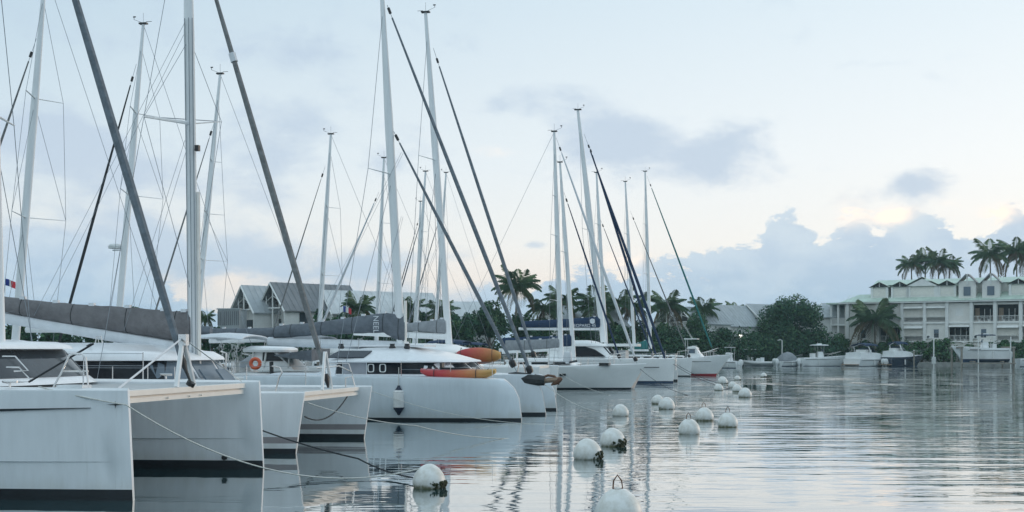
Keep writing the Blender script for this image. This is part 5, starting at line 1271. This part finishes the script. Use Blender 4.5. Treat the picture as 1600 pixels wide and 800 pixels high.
house('pale roofed house rising behind the big dark tree', 1225, 215, 7, 16, 8.0, 2.0, 10, M['wallwhite'], M['roofpale'], gable='flat')
house('pale roofed house with small dormer between the tree and the apartments', 1285, 236, 7, 12, 8.9, 2.2, 20, M['wallwhite'], M['roofpale'], gable='flat')
def annexe():
    root = tag(empty('annexe', (xat(357, 141), 141, .5)), 'flat annexe with ribbed grey upper storey at the left of the gable houses', 'building')
    MB().box((0, 2, 2.2), (2.5, 4, 4.4)).build('wall', M['wallwhite'], root); MB().box((0, 2, 5.6), (2.5, 4, 2.4)).build('upper_storey', M['roofpale'], root)
    for k in range(11): MB().box((-1.2 + k * .24, -.04, 5.8), (.11, .1, 1.6)).build('slat', M['roofgrey'], root)
    MB().box((0, 1.98, 6.87), (2.7, 4.3, .14)).build('roof', M['roofpale'], root)
annexe()
# lit porch lamp by the white house
lampo = tag(empty('porch_lamp', at(1157, 525, shore_d(1157) - .3)), 'lit white globe lamp under the white house among the bushes', 'lamp')
em = bpy.data.materials.new('lamp glow'); em.use_nodes = True; em.node_tree.nodes['Principled BSDF'].inputs['Emission Color'].default_value = (1, .95, .85, 1); em.node_tree.nodes['Principled BSDF'].inputs['Emission Strength'].default_value = 2.
MB().lathe([(.02, -.28), (.2, -.2), (.28, 0), (.2, .2), (.02, .28)], 12).build('globe', em, lampo)
MB().tube([(0, 0, -3.6), (0, 0, -.28)], .06, 6).build('lamp_post_shaft', M['trimwhite'], lampo)

# ------------------------------------------------------------------ vegetation
def leaves(n, clumps, size, seed, up=.5, squash=1.):
    """n leaf cards spread through clumps [(centre, radius)]; returns MB with 3 materials"""
    g = np.random.default_rng(seed); k = len(clumps)
    C = np.array([c for c, r in clumps]); Rr = np.array([r for c, r in clumps]); wts = Rr ** 2.2; wts /= wts.sum()
    idx = g.choice(k, n, p=wts); d = g.normal(size=(n, 3)); d /= np.linalg.norm(d, axis=1)[:, None]
    rad = g.uniform(.45, 1.05, n) ** .6
    P = C[idx] + d * (Rr[idx] * rad)[:, None] * np.array([1, 1, squash])
    nrm = d + g.normal(size=(n, 3)) * .7 + np.array([0, 0, up]); nrm /= np.linalg.norm(nrm, axis=1)[:, None]
    t = np.cross(nrm, g.normal(size=(n, 3))); t /= np.linalg.norm(t, axis=1)[:, None]; b = np.cross(nrm, t)
    s = size * g.uniform(.6, 1.4, n)
    V = np.stack([P - t * s[:, None] * .5, P - b * s[:, None] * .28 + t * s[:, None] * .02, P + t * s[:, None] * .55, P + b * s[:, None] * .28], 1).reshape(-1, 3)
    me_v = V.tolist(); faces = [(4 * i, 4 * i + 1, 4 * i + 2, 4 * i + 3) for i in range(n)]
    ch = g.random(k); mi = [int(x) for x in np.clip((ch[idx] * 1.2 + g.random(n) * 1.3 - .2), 0, 2.99)]
    mb = MB(); mb.v = me_v; mb.f = faces; mb.m = mi; return mb
def crown_clumps(rx, ry, rz, zc, n, seed, rmin=.22, rmax=.42):
    q = random.Random(seed); out = []; m_ = min(rx, rz)
    for i in range(n):
        while True:
            p = Vector((q.uniform(-1, 1), q.uniform(-1, 1), q.uniform(-1, 1)))
            if .35 < p.length < 1: break
        out.append(((p.x * rx * .78, p.y * ry * .78, zc + p.z * rz * .74), m_ * q.uniform(rmin, rmax)))
    return out
def tree(label, px, D, py_top, py_bot, wpx, n=2600, leaf=.42, seed=1, mats=LEAF, zb=.5, name='broadleaf_tree', group='trees on the shore', dep=.8, nc=22):
    D = max(D, shore_d(px) + 1.5); x = xat(px, D); zt = CAMH + (HZ - py_top) / F * D - zb; zl = CAMH + (HZ - py_bot) / F * D - zb; rx = wpx / 2 / F * D
    root = tag(empty(name, (x, D, zb)), label, 'tree' if name != 'bush' else 'bush', group)
    zc, rz = (zt + zl) / 2, (zt - zl) / 2
    cl = crown_clumps(rx, rx * dep, rz, zc, nc, seed)
    leaves(n, cl, leaf, seed).build('crown', mats, root, smooth=False)
    mb = MB(); q = random.Random(seed); h0 = max(.6, zl + rz * .3)
    mb.tube([(0, 0, -.3), (.05, 0, h0 * .5), (0, .05, h0)], [.05 * zt * .6 + .06, .04 * zt * .5 + .05, .03 * zt * .5 + .04], 7)
    for c_, r_ in cl[:9]:
        mb.tube([(0, 0, h0 * q.uniform(.6, 1)), (c_[0] * .5, c_[1] * .5, (h0 + c_[2]) / 2), c_], [.10, .06, .02], 5)
    mb.build('trunk', M['bark'], root)
    return root
FR = []
def frond_mesh(L, droop, seed, mi):
    q = random.Random(seed); mb = MB(); n = 17; pts = []
    for i in range(n + 1):
        f_ = i / n; pts.append(Vector((L * (f_ - .18 * f_ ** 2.5), 0, L * (.28 * f_ - droop * f_ ** 2))))
    mb.tube(pts[::3] + [pts[-1]], [.05 - .007 * k for k in range(len(pts[::3]) + 1)], 4, mi=0)
    for i in range(2, n + 1):
        for sg in (-1, 1):
            f_ = i / n; ln = L * .30 * (math.sin(math.pi * min(1, .12 + .86 * f_)) ** .7) * q.uniform(.8, 1.1) + .1
            p = pts[i]; d = Vector((.45, sg * .8, -.35 - .5 * droop + q.uniform(-.15, .1))).normalized(); wv = Vector((.155 * L / 3, 0, 0.03))
            tip = p + d * ln; mid = p + d * ln * .55
            mb.add([p - wv * .4, mid - wv * .6 + Vector((0, 0, .03)), tip + Vector((0, 0, -.12 * ln)), mid + wv * .6], [(0, 1, 2, 3)], mi)
    return mb.mesh('frond', PALM, smooth=False)
FM = [frond_mesh(3.0, .42, 1, 0), frond_mesh(3.0, .62, 2, 0), frond_mesh(3.0, .85, 3, 1), frond_mesh(3.0, 1.1, 4, 2), frond_mesh(3.0, .25, 5, 1)]
def palm(label, px, D, py_c, py_b, lpx, seed=1, n=24, zb=.5, lean=0., group='palm trees', dry=2, up=0):
    D = max(D, shore_d(px) + 2.5); q = random.Random(seed); x = xat(px, D); zc = CAMH + (HZ - py_c) / F * D - zb; Lf = 1.08 * lpx / F * D * q.uniform(.9, 1.1); n = max(n, 24) + q.randint(-5, 3); lean += q.uniform(-.5, .6); spread = q.uniform(-9, 9); rot0 = q.uniform(0, 360)
    root = tag(empty('palm_tree', (x - lean, D, zb)), label, 'palm tree', group)
    h = zc; pts = [Vector((lean * (i / 6) ** 1.6, 0, h * i / 6)) for i in range(7)]
    MB().tube([pts[0] - Vector((0, 0, .4))] + pts, [.26] + [.20 - .012 * i for i in range(7)], 8).build('trunk', M['palmbark'], root)
    MB().lathe([(.1, -.7), (.3, -.35), (.26, 0), (.05, .35)], 8, pts[-1]).build('crownshaft', PALM[1], root)
    for k in range(n):
        f_ = k / n; el_ = 62 + up + spread - 88 * f_ ** .8 + q.uniform(-13, 13)
        me = FM[4] if f_ < .15 else FM[0] if f_ < .4 else FM[1] if f_ < .7 else FM[2]
        if k >= n - dry: me = FM[3]
        o = bpy.data.objects.new('frond', me); COL.objects.link(o); o.parent = root; o.location = pts[-1]
        o.rotation_euler = (0, -R(el_) * .75, R(rot0 + k * 137.5 + q.uniform(-22, 22))); s = Lf / 3.0 * q.uniform(.85, 1.1); o.scale = (s, s, s)
    return root
# palms
palm('tall palm standing above the trees between the trimaran forestays', 808, 138, 447, 540, 44, 3, 20, lean=.6)
palm('bushy palm left of the twin white masts, crown low', 878, 140, 470, 545, 38, 4, 18)
palm('palm crown behind the navy sail cover, left of the big white mast', 930, 142, 478, 545, 40, 5, 18)
palm('palm crown just right of the big white mast', 968, 146, 473, 545, 34, 6, 18)
palm('palm crown left of the teal sail cover with hanging dead fronds', 992, 150, 477, 550, 38, 7, 18, dry=5)
palm('palm at the left of the mangroves with slender bare trunk', 1042, 160, 478, 560, 40, 8, 20, dry=4)
palm('palm behind the dark green furled forestay', 1100, 170, 482, 560, 30, 9, 18)
palm('small palm behind the roof of the white house', 1150, 214, 484, 540, 22, 10, 16)
palm('coconut palm at the end of the long pale roofed house', 560, 140, 481, 540, 34, 11, 18)
palm('dark small palm left of the gable houses', 321, 120, 496, 540, 19, 12, 16)
palm('palm low behind the light grey sail cover', 690, 150, 487, 540, 34, 13, 18)
palm('low palm between the trimaran mast and its neighbour', 640, 150, 480, 540, 30, 14, 18)
palm('palm crown left of the twin white masts, behind its taller neighbour', 850, 150, 480, 545, 32, 15, 18)
palm('coconut palm with long drooping fronds in front of the apartment building', 1366, 203, 500, 560, 46, 16, 30, dry=7, up=20)
for k, (px, py, l_, D, lab) in enumerate([(1424, 412, 24, 250, 'palm at the left of the clump above the green roof'), (1446, 404, 28, 252, 'palm in the middle of the clump above the green roof'), (1466, 408, 27, 248, 'palm third in the clump above the green roof'), (1484, 412, 22, 250, 'palm at the right of the clump above the green roof, crown drooping'),
                                 (1547, 396, 33, 235, 'tall palm with ragged trunk standing alone above the roof'), (1588, 392, 36, 238, 'tall palm above the roof near the right edge'), (1606, 398, 32, 242, 'palm cut by the right edge of the picture above the roof')]):
    palm(lab, px, D, py, 540, l_, 20 + k, 22, dry=3, group='palms behind the apartment building')
# trees
tree('big dark rounded tree between the white house and the apartments', 1238, 199, 462, 560, 118, 15000, .44, 31, dep=.7, nc=40)
T_ = [(1085, 185, 488, 562, 70, 'bushy dark tree under the palms left of the white house', LEAF), (1118, 188, 505, 566, 56, 'dark leafy tree overhanging the quay below the white house', LEAF), (1192, 198, 512, 566, 60, 'broad mangrove overhanging the inflatable tender', LEAF),
      (1035, 165, 500, 560, 60, 'dense tree at the left end of the mangrove bank', LEAF), (765, 142, 468, 545, 70, 'dense dark tree left of the tall palm', LEAF), (720, 146, 478, 545, 60, 'dark tree behind the light grey sail cover', LEAF),
      (820, 148, 483, 545, 60, 'green tree below the tall palm', LEAF), (840, 146, 490, 550, 50, 'lighter green tree behind the navy boom cover', LEAFB), (910, 152, 495, 550, 60, 'tree behind the navy sail cover, under the palms', LEAF), (960, 155, 498, 552, 60, 'tree behind the big white mast foot', LEAF), (1000, 158, 500, 556, 60, 'tree behind the teal sail cover', LEAF),
      (600, 150, 492, 545, 56, 'green tree left of the trimaran mast', LEAF), (545, 142, 498, 545, 50, 'small tree below the coconut palm', LEAF), (503, 138, 476, 545, 46, 'slim leafy tree beside the dark roofed gable house', LEAF),
      (532, 137, 482, 545, 40, 'dark leafy tree between the coconut palm and the gable houses', LEAF), (455, 136, 512, 545, 60, 'low green tree in front of the gable houses', LEAFB), (395, 134, 514, 545, 50, 'low dark tree below the left gable house', LEAF), (330, 132, 508, 545, 56, 'green bushy tree left of the gable houses', LEAF), (270, 130, 507, 545, 60, 'yellowish green tree under the taupe sail cover', LEAFB), (205, 130, 474, 545, 44, 'small tree showing above the taupe sail cover', LEAF), (155, 128, 478, 545, 40, 'sparse tree above the left end of the sail cover', LEAF),
      (215, 130, 505, 545, 70, 'leafy tree below the taupe sail cover', LEAFB), (150, 130, 505, 545, 70, 'light green tree over the near catamaran roof', LEAFB), (90, 128, 506, 545, 60, 'tree behind the leftmost yacht mast', LEAF), (30, 128, 500, 545, 60, 'tree at the far left edge behind the boats', LEAF), (660, 150, 486, 545, 60, 'green tree between the two big masts', LEAF)]
for k, (px, D, yt, yb_, w_, lab, mm) in enumerate(T_):
    tree(lab, px, D, yt, yb_, w_, 4200, .38, 50 + k, mats=mm)
Bs = [(1310, 'bush at the foot of the apartment wing'), (1345, 'bush behind the white cruiser'), (1405, 'tall light bush behind the navy bowrider'), (1385, 'bush right of the coconut palm foot'), (1440, 'bush left of the white lamp post'), (1474, 'rounded bush right of the white lamp post'), (1510, 'bush behind the boat lift piles'), (1580, 'dense bush right of the boat lift'), (1612, 'dense bush at the right edge of the quay')]
for k, (px, lab) in enumerate(Bs):
    D = shore_d(px) + 4.5
    top = {1405: 521, 1474: 524, 1580: 528, 1612: 527, 1310: 522, 1510: 534}.get(px, 530)
    tree(lab, px, D, top, 567, 46 if px != 1510 else 30, 3200, .36, 90 + k, mats=LEAFB, name='bush', group='bushes along the quay', nc=16)
# low mass of mangrove and undergrowth along the bank
cl = []; q = random.Random(5)
def bank(x0, x1, n, hmin, hmax, off):
    for i in range(n):
        x = q.uniform(x0, x1)
        for (ax, ay), (bx_, by_) in zip(shore[:-1], shore[1:]):
            if ax <= x <= bx_:
                y = ay + (by_ - ay) * (x - ax) / (bx_ - ax); break
        h_ = q.uniform(hmin, hmax); cl.append(((x, y + off + q.uniform(0, 3), .5 + h_ * .6), h_ * .62))
bank(-85, 12, 150, 2.2, 4.2, 1.5); bank(12, 55, 150, 2.2, 5.0, -.9); bank(50, 95, 60, 1.8, 3.0, 3.0)
struct(leaves(42000, cl, .5, 6).build('mangrove_thicket', LEAF, smooth=False), 'stuff')
cl = []
for i in range(150):
    x = q.uniform(-150, 70); h_ = q.uniform(4, 6.5); cl.append(((x, 235 + q.uniform(0, 25) - .15 * abs(x), 1 + h_ * .45), h_ * .6))
struct(leaves(14000, cl, 1.0, 8).build('far_treeline', LEAF, smooth=False), 'stuff')
# ------------------------------------------------------------------ haze
hz = MB().box((0, 440, 12.5), (1860, 1020, 28)).build('haze', [], smooth=False)
hm = bpy.data.materials.new('haze air'); hm.use_nodes = True; hn_ = hm.node_tree; hn_.nodes.clear()
pv = hn_.nodes.new('ShaderNodeVolumePrincipled'); pv.inputs['Color'].default_value = (.62, .86, .95, 1); pv.inputs['Density'].default_value = .00030; pv.inputs['Anisotropy'].default_value = 0
oo = hn_.nodes.new('ShaderNodeOutputMaterial'); hn_.links.new(pv.outputs[0], oo.inputs['Volume'])
hz.data.materials.append(hm); struct(hz, 'stuff')
